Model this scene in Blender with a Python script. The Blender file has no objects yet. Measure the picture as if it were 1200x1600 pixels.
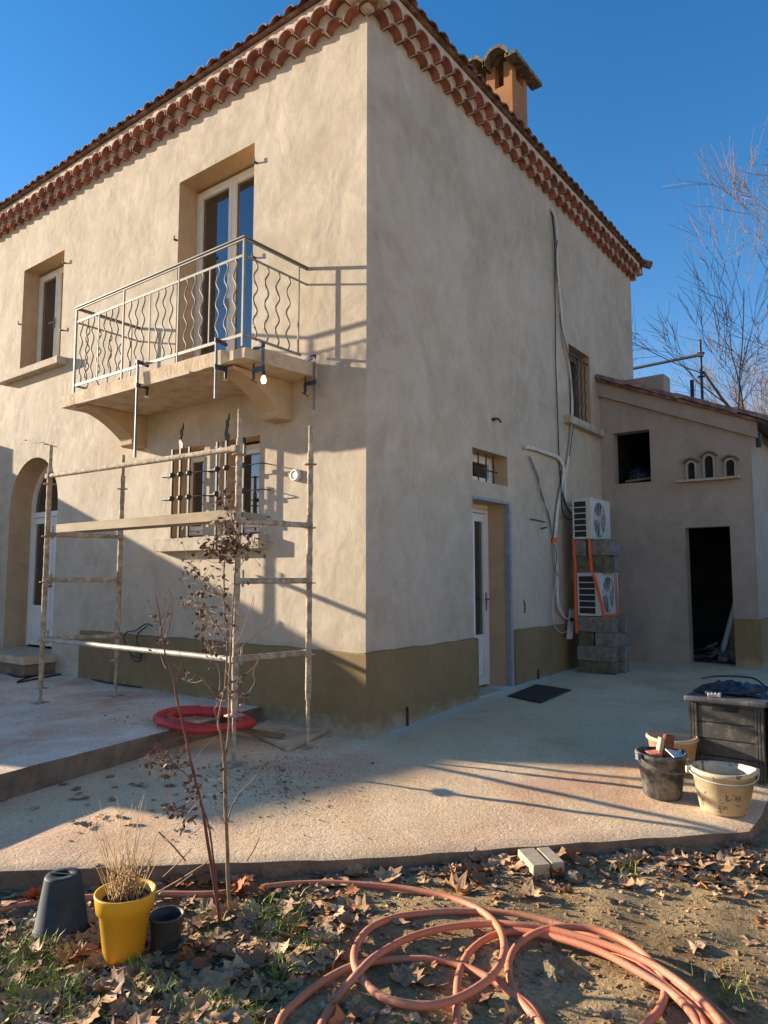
import bpy, math, random
from mathutils import Vector, Matrix
R_ = math.radians
random.seed(7)
S = bpy.context.scene
COL = S.collection

# ------------------------------------------------------------------ camera
F = 1110.0; PITCH = R_(5.25); HEAD = R_(37.2); HC = 1.45
FW0 = Vector((-math.sin(HEAD), math.cos(HEAD), 0)); RT = Vector((math.cos(HEAD), math.sin(HEAD), 0))
FW = FW0*math.cos(PITCH) + Vector((0, 0, math.sin(PITCH))); UP = RT.cross(FW)
CP = Vector((4.092, -5.115, HC))
cd = bpy.data.cameras.new('camera'); cam = bpy.data.objects.new('camera', cd); COL.objects.link(cam)
cam.matrix_world = Matrix.Translation(CP) @ Matrix((RT, UP, -FW)).transposed().to_4x4()
cd.sensor_fit = 'VERTICAL'; cd.sensor_height = 36.0; cd.lens = F/1600.0*36.0
cd.clip_start = 0.05; cd.clip_end = 3000
S.camera = cam

# ------------------------------------------------------------------ world and sun
SUN_TRAVEL = Vector((1.0, 0.285, -0.25)).normalized()
tosun = -SUN_TRAVEL
w = bpy.data.worlds.new('World'); S.world = w; w.use_nodes = True
nt = w.node_tree; bg = nt.nodes['Background']
sky = nt.nodes.new('ShaderNodeTexSky'); sky.sky_type = 'NISHITA'; sky.sun_disc = False
sky.sun_elevation = math.asin(tosun.z); sky.sun_rotation = math.atan2(tosun.x, tosun.y)
sky.air_density = 1.0; sky.dust_density = 0.05; sky.ozone_density = 2.6; sky.altitude = 150
hs = nt.nodes.new('ShaderNodeHueSaturation'); hs.inputs['Saturation'].default_value = 1.32; hs.inputs['Value'].default_value = 1.0
nt.links.new(sky.outputs['Color'], hs.inputs['Color']); tn = nt.nodes.new('ShaderNodeMix'); tn.data_type = 'RGBA'; tn.blend_type = 'MULTIPLY'; tn.inputs[0].default_value = 1.0; tn.inputs[7].default_value = (1.35, 0.93, 0.93, 1)
nt.links.new(hs.outputs['Color'], tn.inputs[6]); nt.links.new(tn.outputs[2], bg.inputs['Color'])
bg.inputs['Strength'].default_value = 0.098
ld = bpy.data.lights.new('sun', 'SUN'); ld.energy = 4.6; ld.angle = R_(0.55); ld.color = (1.0, 0.865, 0.68)
sun = bpy.data.objects.new('sun', ld); COL.objects.link(sun)
sun.rotation_euler = SUN_TRAVEL.to_track_quat('-Z', 'Y').to_euler()
S.view_settings.view_transform = 'Standard'; S.view_settings.look = 'None'
S.view_settings.gamma = 1.0; S.view_settings.exposure = 1.46
S.view_settings.use_curve_mapping = False

# ------------------------------------------------------------------ measuring helpers (photo pixel -> point on a real plane)
def ray(px, py): return FW + RT*((px-600)/F) - UP*((py-800)/F)
def on(px, py, axis, val):
    d = ray(px, py); t = (val-CP[axis])/d[axis]; return CP + d*t
def at(px, py, depth): return CP + ray(px, py)*depth

# ------------------------------------------------------------------ materials
def new_mat(name):
    m = bpy.data.materials.new(name); m.use_nodes = True
    return m, m.node_tree, m.node_tree.nodes['Principled BSDF']
def N(t, kind, **kw):
    n = t.nodes.new(kind)
    for k, v in kw.items():
        if k in n.inputs: n.inputs[k].default_value = v
        else: setattr(n, k, v)
    return n
def ramp(t, fac, stops):
    r = t.nodes.new('ShaderNodeValToRGB'); e = r.color_ramp.elements
    while len(e) < len(stops): e.new(0.5)
    for el, (p, c) in zip(e, stops):
        el.position = p; el.color = (c[0], c[1], c[2], 1) if hasattr(c, '__len__') else (c, c, c, 1)
    t.links.new(fac, r.inputs[0]); return r
def mixc(t, fac, a, b, mode='MIX'):
    m = t.nodes.new('ShaderNodeMix'); m.data_type = 'RGBA'; m.blend_type = mode
    for s, v in ((0, fac), (6, a), (7, b)):
        if hasattr(v, 'is_output'): t.links.new(v, m.inputs[s])
        elif s == 0: m.inputs[0].default_value = v
        else: m.inputs[s].default_value = (v[0], v[1], v[2], 1)
    return m.outputs[2]
def coords(t, scale=(1, 1, 1)):
    tc = t.nodes.new('ShaderNodeTexCoord'); mp = t.nodes.new('ShaderNodeMapping')
    mp.inputs['Scale'].default_value = scale; t.links.new(tc.outputs['Object'], mp.inputs[0]); return mp.outputs[0]
def noise(t, co, scale, detail=5, rough=0.55, dist=0.0):
    n = N(t, 'ShaderNodeTexNoise'); n.inputs['Scale'].default_value = scale; n.inputs['Detail'].default_value = detail
    n.inputs['Roughness'].default_value = rough; n.inputs['Distortion'].default_value = dist
    t.links.new(co, n.inputs['Vector']); return n.outputs['Fac']
def bump(t, bs, pairs):
    prev = None
    for h, st, dist in pairs:
        b = t.nodes.new('ShaderNodeBump'); b.inputs['Strength'].default_value = st; b.inputs['Distance'].default_value = dist
        t.links.new(h, b.inputs['Height'])
        if prev: t.links.new(prev.outputs[0], b.inputs['Normal'])
        prev = b
    t.links.new(prev.outputs[0], bs.inputs['Normal'])
def simple(name, c1, c2=None, rough=0.7, scale=6, metal=0.0, bst=0.15, bsc=60, bd=0.004, spec=0.5, detail=6, lo=0.35, hi=0.65, cs=(1, 1, 1), c3=None):
    m, t, bs = new_mat(name); co = coords(t, cs)
    c2 = c2 or tuple(v*0.8 for v in c1)
    n = noise(t, co, scale, detail, 0.6)
    st = [(lo, c1), (hi, c2)]
    if c3: st = [(lo, c1), ((lo+hi)/2, c3), (hi, c2)]
    r = ramp(t, n, st); t.links.new(r.outputs[0], bs.inputs['Base Color'])
    bs.inputs['Roughness'].default_value = rough; bs.inputs['Metallic'].default_value = metal
    bs.inputs['Specular IOR Level'].default_value = spec
    if bst: bump(t, bs, [(noise(t, co, bsc, 4), bst, bd)])
    return m
def plaster(name, a, b, c, wave=0.02, fine=0.004):
    m, t, bs = new_mat(name); co = coords(t)
    n1 = noise(t, co, 0.9, 7, 0.62, 0.4); n2 = noise(t, coords(t, (1, 1, .7)), 5, 7, 0.7, 0.7)
    r1 = ramp(t, n1, [(0.36, a), (0.62, b)]); r2 = ramp(t, n2, [(0.3, (0.87,)*3), (0.7, (1.07,)*3)])
    col = mixc(t, 1.0, r1.outputs[0], r2.outputs[0], 'MULTIPLY')
    n3 = noise(t, co, 1.7, 9, 0.74, 1.6); r3 = ramp(t, n3, [(0.48, 0), (0.74, 0.6)])
    col = mixc(t, r3.outputs[0], col, c)
    t.links.new(col, bs.inputs['Base Color']); bs.inputs['Roughness'].default_value = 0.88
    bs.inputs['Specular IOR Level'].default_value = 0.25
    big = noise(t, co, 1.6, 3, 0.5, 0.3); mid = noise(t, coords(t, (1, 1, 0.55)), 9, 5, 0.6, 0.8); fi = noise(t, co, 90, 3)
    bump(t, bs, [(big, 0.45, wave*3), (mid, 0.16, wave), (noise(t, co, 28, 4, 0.6), 0.14, 0.008), (fi, 0.4, fine)])
    return m
M = {}
M['plaster'] = plaster('ochre_plaster', (0.52, 0.435, 0.325), (0.43, 0.35, 0.25), (0.60, 0.53, 0.43))
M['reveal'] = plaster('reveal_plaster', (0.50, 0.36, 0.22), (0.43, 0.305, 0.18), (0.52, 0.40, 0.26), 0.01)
M['annex'] = plaster('grey_beige_plaster', (0.38, 0.315, 0.25), (0.31, 0.26, 0.205), (0.42, 0.355, 0.285))
M['plinth'] = plaster('olive_plinth_render', (0.26, 0.185, 0.085), (0.21, 0.15, 0.07), (0.28, 0.205, 0.10), 0.012)
def plinth_dirt():
    m = M['plinth']; t = m.node_tree; bs = t.nodes['Principled BSDF']; src = bs.inputs['Base Color'].links[0].from_socket
    tc = t.nodes.new('ShaderNodeTexCoord'); sep = t.nodes.new('ShaderNodeSeparateXYZ'); t.links.new(tc.outputs['Object'], sep.inputs[0]); co = coords(t)
    k = t.nodes.new('ShaderNodeMath'); k.operation = 'MULTIPLY_ADD'; k.inputs[1].default_value = -0.5; t.links.new(noise(t, co, 6, 8, 0.75), k.inputs[0]); t.links.new(sep.outputs[2], k.inputs[2])
    r = ramp(t, k.outputs[0], [(0.0, 0.75), (0.03, 0)]); r.color_ramp.elements[0].position = 0.0; r.color_ramp.elements[1].position = 0.14
    ad = t.nodes.new('ShaderNodeMath'); ad.operation = 'ADD'; ad.inputs[1].default_value = 0.22; t.links.new(k.outputs[0], ad.inputs[0]); t.links.new(ad.outputs[0], r.inputs[0])
    c = mixc(t, r.outputs[0], src, (0.40, 0.33, 0.23))
    sp = ramp(t, noise(t, co, 24, 5, 0.7), [(0.62, 0), (0.68, 0.45)]); c = mixc(t, sp.outputs[0], c, (0.36, 0.30, 0.2))
    t.links.new(c, bs.inputs['Base Color'])
plinth_dirt()
M['mortar'] = simple('lime_mortar', (0.58, 0.47, 0.34), (0.44, 0.35, 0.25), 0.9, 9, bst=0.4)
M['tile'] = simple('terracotta_tile', (0.38, 0.145, 0.095), (0.13, 0.055, 0.045), 0.9, 5.5, bst=0.4, c3=(0.27, 0.10, 0.07), detail=8)
M['rooftile'] = simple('weathered_roof_tile', (0.36, 0.23, 0.18), (0.11, 0.07, 0.06), 0.9, 9, bst=0.4, c3=(0.22, 0.12, 0.095))
M['slab'] = simple('raw_concrete', (0.60, 0.46, 0.30), (0.42, 0.30, 0.18), 0.9, 5, bst=0.6, bsc=25, bd=0.01, c3=(0.54, 0.40, 0.25))
M['sillstone'] = simple('sill_stone', (0.52, 0.44, 0.33), (0.36, 0.28, 0.19), 0.9, 8, bst=0.5, bsc=35, bd=0.006)
M['white'] = simple('white_pvc', (0.74, 0.72, 0.66), (0.66, 0.64, 0.58), 0.4, 3, bst=0.03)
M['cream'] = simple('cream_window_paint', (0.74, 0.69, 0.58), (0.66, 0.61, 0.50), 0.5, 5, bst=0.04)
M['iron'] = simple('dark_forged_iron', (0.035, 0.032, 0.032), (0.07, 0.055, 0.045), 0.55, 20, 0.4)
M['rail'] = simple('grey_primed_steel', (0.27, 0.24, 0.19), (0.19, 0.165, 0.13), 0.6, 12, 0.1, bst=0.05)
M['handrail'] = simple('dark_handrail_steel', (0.11, 0.10, 0.09), (0.2, 0.17, 0.13), 0.5, 12, 0.3, bst=0.05)
M['steel'] = simple('zinc_steel', (0.20, 0.22, 0.25), (0.13, 0.145, 0.165), 0.5, 20, 0.4, bst=0.05)
M['clampblue'] = simple('dark_blue_cast_iron', (0.02, 0.035, 0.075), (0.035, 0.045, 0.07), 0.45, 20, 0.2)
M['scaf'] = simple('mortar_crusted_galvanised_tube', (0.54, 0.44, 0.31), (0.24, 0.18, 0.12), 0.85, 16, 0.0, bst=0.9, bsc=45, bd=0.012, c3=(0.38, 0.29, 0.19))
M['scafclean'] = simple('galvanised_tube', (0.40, 0.37, 0.31), (0.30, 0.26, 0.20), 0.6, 12, 0.15, bst=0.4, bsc=50)
M['deck'] = simple('splattered_deck', (0.42, 0.32, 0.19), (0.28, 0.2, 0.12), 0.85, 7, bst=0.5, bsc=30, cs=(0.3, 1, 1))
M['ac'] = simple('ac_white_enamel', (0.56, 0.54, 0.49), (0.48, 0.46, 0.41), 0.4, 3, bst=0.02)
M['black'] = simple('black_rubber', (0.014, 0.014, 0.016), (0.03, 0.03, 0.032), 0.6, 12)
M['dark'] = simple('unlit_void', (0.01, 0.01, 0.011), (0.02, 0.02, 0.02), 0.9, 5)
M['fin'] = simple('coil_fins', (0.02, 0.02, 0.022), (0.05, 0.05, 0.05), 0.5, 120, 0.6, bst=0.3)
M['orange'] = simple('orange_webbing', (0.85, 0.14, 0.02), (0.65, 0.09, 0.015), 0.6, 30)
M['block'] = simple('concrete_block', (0.24, 0.215, 0.17), (0.13, 0.115, 0.09), 0.95, 14, bst=0.8, bsc=70, bd=0.008)
M['blockmoss'] = simple('mossy_concrete_block', (0.17, 0.15, 0.085), (0.08, 0.07, 0.045), 0.95, 10, bst=0.8, bsc=70, bd=0.008)
M['redhose'] = simple('red_pvc_hose', (0.55, 0.035, 0.035), (0.38, 0.03, 0.03), 0.45, 8, bst=0.05)
M['conduit'] = simple('orange_pink_conduit', (0.62, 0.20, 0.095), (0.46, 0.16, 0.09), 0.6, 9, bst=0.12, bsc=25, c3=(0.55, 0.24, 0.14))
M['yellow'] = simple('yellow_plastic', (0.72, 0.40, 0.02), (0.62, 0.34, 0.025), 0.45, 4, bst=0.05)
M['bluepot'] = simple('dusty_blue_black_plastic', (0.018, 0.032, 0.045), (0.04, 0.055, 0.065), 0.6, 9, bst=0.08)
M['bluepot'].node_tree.nodes['Principled BSDF'].inputs['Specular IOR Level'].default_value = 0.2
M['blackpot'] = simple('dusty_black_plastic', (0.03, 0.032, 0.032), (0.07, 0.07, 0.065), 0.6, 9, bst=0.1)
M['soil'] = simple('potting_soil', (0.05, 0.032, 0.02), (0.12, 0.07, 0.04), 0.95, 30, bst=1.0, bsc=50, bd=0.02)
M['straw'] = simple('dry_grass', (0.52, 0.36, 0.18), (0.36, 0.22, 0.1), 0.8, 20, bst=0)
M['bark'] = simple('sapling_bark', (0.16, 0.085, 0.05), (0.30, 0.22, 0.13), 0.8, 14, bst=0.3)
M['barkred'] = simple('red_brown_bark', (0.12, 0.04, 0.03), (0.2, 0.09, 0.06), 0.75, 14, bst=0.3)
M['treebark'] = simple('pale_tree_bark', (0.26, 0.18, 0.12), (0.14, 0.095, 0.065), 0.9, 5, bst=0.3)
M['wood'] = simple('formwork_timber', (0.30, 0.19, 0.09), (0.2, 0.12, 0.06), 0.85, 6, bst=0.4, cs=(6, 1, 6))
M['paver'] = simple('cut_paver_stone', (0.52, 0.42, 0.29), (0.40, 0.3, 0.19), 0.9, 16, bst=0.5, bsc=80)
M['bulb'] = None
M['hole'] = M['dark']
M['bagplastic'] = simple('dark_blue_plastic_sheet', (0.012, 0.014, 0.022), (0.09, 0.13, 0.22), 0.22, 22, bst=1.0, bsc=18, bd=0.03, lo=0.5, hi=0.8)
M['glove'] = simple('pale_glove', (0.6, 0.55, 0.42), (0.5, 0.42, 0.3), 0.8, 12)
M['sponge'] = simple('pink_sponge', (0.72, 0.22, 0.13), (0.5, 0.14, 0.09), 0.95, 30, bst=1, bsc=90, bd=0.01)
M['bristle'] = simple('brown_brush_bristle', (0.26, 0.09, 0.035), (0.14, 0.05, 0.025), 0.9, 60, bst=1, bsc=120, bd=0.01, cs=(1, 1, 0.2))
M['aluminium'] = simple('grey_angle_bead', (0.30, 0.32, 0.36), (0.22, 0.23, 0.26), 0.6, 10, 0.3)
M['insul'] = simple('white_pipe_insulation', (0.62, 0.58, 0.50), (0.5, 0.46, 0.38), 0.6, 14, bst=0.2)

def glass_mat():
    m, t, bs = new_mat('window_glass'); co = coords(t)
    bs.inputs['Base Color'].default_value = (0.012, 0.012, 0.013, 1); bs.inputs['Roughness'].default_value = 0.02
    bs.inputs['Specular IOR Level'].default_value = 1.0; bs.inputs['IOR'].default_value = 1.75
    bump(t, bs, [(noise(t, co, 1.3, 1), 0.15, 0.01)])
    return m
M['glass'] = glass_mat()
def bulb_mat():
    m, t, bs = new_mat('lit_bulb'); bs.inputs['Base Color'].default_value = (1, .85, .6, 1)
    bs.inputs['Emission Color'].default_value = (1.0, 0.82, 0.5, 1); bs.inputs['Emission Strength'].default_value = 3; return m
M['bulb'] = bulb_mat()
def splat(name, base1, base2, spl, sc=9, th=0.55, rough=0.6, th2=None):
    m, t, bs = new_mat(name); co = coords(t)
    r = ramp(t, noise(t, co, 5, 5), [(0.35, base1), (0.65, base2)])
    k = ramp(t, noise(t, co, sc, 9, 0.75), [(th, 0), (th2 or th+0.08, 0.9)])
    c = mixc(t, k.outputs[0], r.outputs[0], spl)
    t.links.new(c, bs.inputs['Base Color']); bs.inputs['Roughness'].default_value = rough
    bump(t, bs, [(k.outputs[0], 0.5, 0.004), (noise(t, co, 60, 4), 0.2, 0.004)])
    return m
M['blackbucket'] = splat('mortar_smeared_black_bucket', (0.02, 0.021, 0.022), (0.04, 0.04, 0.04), (0.26, 0.25, 0.22), 9, 0.42, 0.6, 0.66)
M['whitebucket'] = splat('mortar_stained_cream_bucket', (0.60, 0.50, 0.34), (0.48, 0.37, 0.22), (0.10, 0.065, 0.04), 16, 0.56, 0.5, 0.60)
M['tanbucket'] = splat('beige_bucket', (0.60, 0.42, 0.25), (0.5, 0.34, 0.2), (0.3, 0.2, 0.12), 8, 0.6, 0.5)
M['storage'] = splat('dark_resin_board', (0.04, 0.037, 0.03), (0.06, 0.055, 0.045), (0.17, 0.155, 0.115), 22, 0.52, 0.5, 0.72)
M['storagelid'] = splat('dusty_resin_lid', (0.07, 0.075, 0.08), (0.12, 0.12, 0.11), (0.36, 0.32, 0.22), 10, 0.55, 0.45, 0.7)

def patio_mat(name, stain_red, pale, sand, redx, white, wlo=0.52, whi=0.74, dust=False):
    m, t, bs = new_mat(name); co = coords(t)
    tc = t.nodes.new('ShaderNodeTexCoord'); sep = t.nodes.new('ShaderNodeSeparateXYZ'); t.links.new(tc.outputs['Object'], sep.inputs[0])
    base = ramp(t, noise(t, co, 1.1, 8, 0.65, 0.5), [(0.34, sand), (0.62, pale)])
    red = ramp(t, noise(t, co, 0.8, 6, 0.6, 0.8), [(0.47, 0), (0.66, redx)])
    c = mixc(t, red.outputs[0], base.outputs[0], stain_red)
    wh = ramp(t, noise(t, co, 1.9, 9, 0.7, 0.3), [(wlo, 0), (whi, white)])
    c = mixc(t, wh.outputs[0], c, (0.86, 0.75, 0.61))
    if dust:      # pale mortar dust swept along the foot of the side wall
        ax = t.nodes.new('ShaderNodeMath'); ax.operation = 'ABSOLUTE'; t.links.new(sep.outputs[0], ax.inputs[0])
        ad_ = t.nodes.new('ShaderNodeMath'); ad_.operation = 'MULTIPLY_ADD'; ad_.inputs[1].default_value = 1.0
        nz = t.nodes.new('ShaderNodeMath'); nz.operation = 'MULTIPLY'; nz.inputs[1].default_value = 0.45; t.links.new(noise(t, co, 3, 6, 0.7), nz.inputs[0])
        t.links.new(ax.outputs[0], ad_.inputs[0]); t.links.new(nz.outputs[0], ad_.inputs[2])
        dr = ramp(t, ad_.outputs[0], [(0.22, 0.75), (0.50, 0.0)])
        gy = ramp(t, sep.outputs[1], [(0.0, 0), (0.35, 1)]); dm = t.nodes.new('ShaderNodeMath'); dm.operation = 'MULTIPLY'
        t.links.new(dr.outputs[0], dm.inputs[0]); t.links.new(gy.outputs[0], dm.inputs[1])
        c = mixc(t, dm.outputs[0], c, (0.78, 0.71, 0.62))
        fl = t.nodes.new('ShaderNodeTexVoronoi'); fl.inputs['Scale'].default_value = 9; fl.inputs['Randomness'].default_value = 1; t.links.new(co, fl.inputs['Vector'])
        fr_ = ramp(t, fl.outputs['Distance'], [(0.10, 0.5), (0.17, 0)]); gate = ramp(t, noise(t, co, 1.7, 3), [(0.52, 0), (0.6, 1)])
        mm = t.nodes.new('ShaderNodeMath'); mm.operation = 'MULTIPLY'; t.links.new(fr_.outputs[0], mm.inputs[0]); t.links.new(gate.outputs[0], mm.inputs[1])
        c = mixc(t, mm.outputs[0], c, (0.72, 0.66, 0.58))
    sp = ramp(t, noise(t, co, 55, 5, 0.8), [(0.32, (0.6,)*3), (0.56, (1.06,)*3)])
    c = mixc(t, 1.0, c, sp.outputs[0], 'MULTIPLY')
    t.links.new(c, bs.inputs['Base Color']); bs.inputs['Roughness'].default_value = 0.92
    bs.inputs['Specular IOR Level'].default_value = 0.3
    n1 = noise(t, co, 5, 6, 0.6, 0.5); n2 = noise(t, co, 28, 5, 0.65, 1.5); n3 = noise(t, co, 110, 3)
    bump(t, bs, [(n1, 0.4, 0.02), (n2, 0.6, 0.014), (n3, 0.5, 0.005)])
    return m
M['patio'] = patio_mat('sandy_concrete', (0.62, 0.31, 0.19), (0.80, 0.575, 0.36), (0.74, 0.50, 0.27), 0.7, 0.25, dust=True)
M['terrace'] = patio_mat('pale_terrace_screed', (0.58, 0.27, 0.16), (0.80, 0.66, 0.50), (0.66, 0.46, 0.30), 0.85, 0.75, 0.46, 0.66)
M['conduit'] = splat('muddy_orange_conduit', (0.62, 0.20, 0.095), (0.50, 0.19, 0.11), (0.40, 0.27, 0.16), 7, 0.52, 0.6, 0.72)
M['kerb'] = simple('rough_concrete_edge', (0.24, 0.18, 0.12), (0.13, 0.095, 0.065), 0.95, 6, bst=0.9, bsc=30, bd=0.02)
def soil_mat():
    m, t, bs = new_mat('garden_earth'); co = coords(t)
    r = ramp(t, noise(t, co, 1.3, 9, 0.65), [(0.35, (0.27, 0.17, 0.08)), (0.55, (0.45, 0.31, 0.155)), (0.7, (0.58, 0.43, 0.24))])
    s = ramp(t, noise(t, co, 40, 5, 0.7), [(0.3, (0.55,)*3), (0.65, (1.1,)*3)])
    c = mixc(t, 1.0, r.outputs[0], s.outputs[0], 'MULTIPLY')
    t.links.new(c, bs.inputs['Base Color']); bs.inputs['Roughness'].default_value = 0.95; bs.inputs['Specular IOR Level'].default_value = 0.2
    bump(t, bs, [(noise(t, co, 9, 7, 0.7), 0.7, 0.05), (noise(t, co, 45, 5, 0.7), 0.7, 0.02)])
    return m
M['soilground'] = soil_mat()
def leaf_mat(name, stops, rough=0.75):
    m, t, bs = new_mat(name)
    g = t.nodes.new('ShaderNodeNewGeometry'); r = ramp(t, g.outputs['Random Per Island'], stops)
    co = coords(t); s = ramp(t, noise(t, co, 60, 4), [(0.3, (0.7,)*3), (0.7, (1.1,)*3)])
    c = mixc(t, 1.0, r.outputs[0], s.outputs[0], 'MULTIPLY')
    t.links.new(c, bs.inputs['Base Color']); bs.inputs['Roughness'].default_value = rough; bs.inputs['Specular IOR Level'].default_value = 0.3
    return m
M['leaves'] = leaf_mat('fallen_plane_leaf', [(0.0, (0.48, 0.29, 0.15)), (0.25, (0.33, 0.18, 0.09)), (0.5, (0.54, 0.35, 0.19)), (0.64, (0.22, 0.11, 0.06)), (0.84, (0.62, 0.44, 0.27)), (0.94, (0.46, 0.18, 0.065))])
M['redleaf'] = leaf_mat('rust_leaf', [(0.0, (0.42, 0.12, 0.03)), (1.0, (0.28, 0.09, 0.035))])
M['deadleaf'] = leaf_mat('withered_leaf', [(0.0, (0.10, 0.045, 0.03)), (0.6, (0.17, 0.09, 0.055)), (0.9, (0.36, 0.26, 0.17))])
M['grass'] = leaf_mat('green_grass', [(0.0, (0.16, 0.25, 0.03)), (0.6, (0.26, 0.34, 0.05)), (1.0, (0.36, 0.34, 0.10))], 0.6)

# ------------------------------------------------------------------ mesh builder
OFF = {}
class MB:
    def __init__(s): s.v = []; s.f = []; s.sm = []; s.mi = []; s.cur = 0
    def add(s, vs, fs, smooth=False):
        b = len(s.v); s.v += [tuple(v) for v in vs]
        for f in fs: s.f.append(tuple(i+b for i in f)); s.sm.append(smooth); s.mi.append(s.cur)
        return s
    def box(s, x0, x1, y0, y1, z0, z1, fn=None):
        x0, x1 = sorted((x0, x1)); y0, y1 = sorted((y0, y1)); z0, z1 = sorted((z0, z1))
        v = [(x, y, z) for z in (z0, z1) for y in (y0, y1) for x in (x0, x1)]
        if fn: v = [fn(Vector(p)) for p in v]
        return s.add(v, [(0, 2, 3, 1), (4, 5, 7, 6), (0, 1, 5, 4), (2, 6, 7, 3), (0, 4, 6, 2), (1, 3, 7, 5)])
    def obox(s, c, size, rz=0, rx=0, ry=0):
        m = Matrix.Translation(Vector(c)) @ Matrix.Rotation(rz, 4, 'Z') @ Matrix.Rotation(ry, 4, 'Y') @ Matrix.Rotation(rx, 4, 'X')
        a, b, h = (k/2 for k in size)
        return s.box(-a, a, -b, b, -h, h, lambda p: m @ p)
    def quad(s, a, b, c, d): return s.add([a, b, c, d], [(0, 1, 2, 3)])
    def prism(s, pts, ext, smooth=False):      # pts: 3D ring, ext: vector
        n = len(pts); e = Vector(ext)
        v = [Vector(p) for p in pts] + [Vector(p)+e for p in pts]
        fs = [tuple(range(n-1, -1, -1)), tuple(range(n, 2*n))] + [(i, (i+1) % n, n+(i+1) % n, n+i) for i in range(n)]
        return s.add(v, fs, smooth)
    def tube(s, path, r, n=8, caps=True, closed=False, smooth=True):
        P = [Vector(p) for p in path]; k = len(P)
        rr = r if hasattr(r, '__len__') else [r]*k
        up = None; rings = []
        for i in range(k):
            if closed: d = P[(i+1) % k]-P[i-1]
            else: d = P[min(i+1, k-1)]-P[max(i-1, 0)]
            if d.length < 1e-9: d = Vector((0, 0, 1))
            d.normalize()
            if up is None:
                up = Vector((0, 0, 1)) if abs(d.z) < 0.9 else Vector((1, 0, 0))
            a = d.cross(up)
            if a.length < 1e-6: a = d.cross(Vector((0.3, 1, 0.2)))
            a.normalize(); up = a.cross(d).normalized()
            rings.append([P[i] + (a*math.cos(t)+up*math.sin(t))*rr[i] for t in (2*math.pi*j/n for j in range(n))])
        v = [p for rg in rings for p in rg]; fs = []
        for i in range(k if closed else k-1):
            for j in range(n):
                a0 = i*n+j; a1 = i*n+(j+1) % n; b0 = ((i+1) % k)*n+j; b1 = ((i+1) % k)*n+(j+1) % n
                fs.append((a0, a1, b1, b0))
        s.add(v, fs, smooth)
        if caps and not closed:
            s.add(rings[0], [tuple(range(n-1, -1, -1))]); s.add(rings[-1], [tuple(range(n))])
        return s
    def rect_tube(s, a, b, w, h):              # rectangular bar between two points (w horizontal, h vertical)
        a = Vector(a); b = Vector(b); d = (b-a).normalized()
        u = Vector((0, 0, 1)) if abs(d.z) < 0.95 else Vector((0, 1, 0))
        x = d.cross(u).normalized()*w/2; y = x.cross(d).normalized()*h/2
        return s.prism([a+x+y, a-x+y, a-x-y, a+x-y], b-a)
    def lathe(s, prof, c, n=28, sx=1, sy=1, smooth=True):
        c = Vector(c); v = []
        for r, z in prof:
            for j in range(n):
                t = 2*math.pi*j/n; v.append((c.x+r*sx*math.cos(t), c.y+r*sy*math.sin(t), c.z+z))
        fs = []
        for i in range(len(prof)-1):
            for j in range(n):
                fs.append((i*n+j, i*n+(j+1) % n, (i+1)*n+(j+1) % n, (i+1)*n+j))
        fs.append(tuple(range((len(prof)-1)*n, len(prof)*n)))
        fs.append(tuple(range(n-1, -1, -1)))
        return s.add(v, fs, smooth)
    def build(s, name, mat, parent=None, bevel=0, label=None, flatcaps=True):
        o = Vector((0, 0, 0))
        if parent is not None: o = OFF[parent.name]
        me = bpy.data.meshes.new(name)
        me.from_pydata([(v[0]-o.x, v[1]-o.y, v[2]-o.z) for v in s.v], [], s.f)
        mats = mat if isinstance(mat, (list, tuple)) else [mat]
        for m in mats: me.materials.append(m if not isinstance(m, str) else M[m])
        me.polygons.foreach_set('use_smooth', s.sm); me.polygons.foreach_set('material_index', s.mi)
        me.update()
        ob = bpy.data.objects.new(name, me); COL.objects.link(ob)
        OFF[ob.name] = o.copy()
        if parent is not None: ob.parent = parent
        if bevel:
            b = ob.modifiers.new('bevel', 'BEVEL'); b.width = bevel; b.segments = 2; b.limit_method = 'ANGLE'; b.angle_limit = R_(40)
        if label: ob['label'] = label
        return ob
def thing(name, label, cat, loc=(0, 0, 0), group=None):
    o = bpy.data.objects.new(name, None); COL.objects.link(o); o.location = loc
    o.empty_display_size = 0.1; OFF[o.name] = Vector(loc)
    return tag(o, label, cat, group)
def tag(o, label, cat, group=None):
    o['label'] = label; o['category'] = cat
    if group: o['group'] = group
    return o
def setting(o, kind='structure'): o['kind'] = kind; return o
def recentre(o):                                # give a one-mesh thing its origin at its base
    me = o.data; n = len(me.vertices)
    xs = [v.co.x for v in me.vertices]; ys = [v.co.y for v in me.vertices]; z = min(v.co.z for v in me.vertices)
    c = Vector(((min(xs)+max(xs))/2, (min(ys)+max(ys))/2, z))
    for v in me.vertices: v.co -= c
    o.location = c; OFF[o.name] = c
    return o
def spline(pts, per=8, closed=False):
    P = [Vector(p) for p in pts]; n = len(P); out = []
    rng = n if closed else n-1
    for i in range(rng):
        g = (lambda k: P[k % n]) if closed else (lambda k: P[max(0, min(n-1, k))])
        p0, p1, p2, p3 = g(i-1), g(i), g(i+1), g(i+2)
        for j in range(per):
            t = j/per
            out.append(0.5*((2*p1)+(p2-p0)*t+(2*p0-5*p1+4*p2-p3)*t*t+(3*p1-p0-3*p2+p3)*t**3))
    if not closed: out.append(P[-1])
    return out

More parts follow.
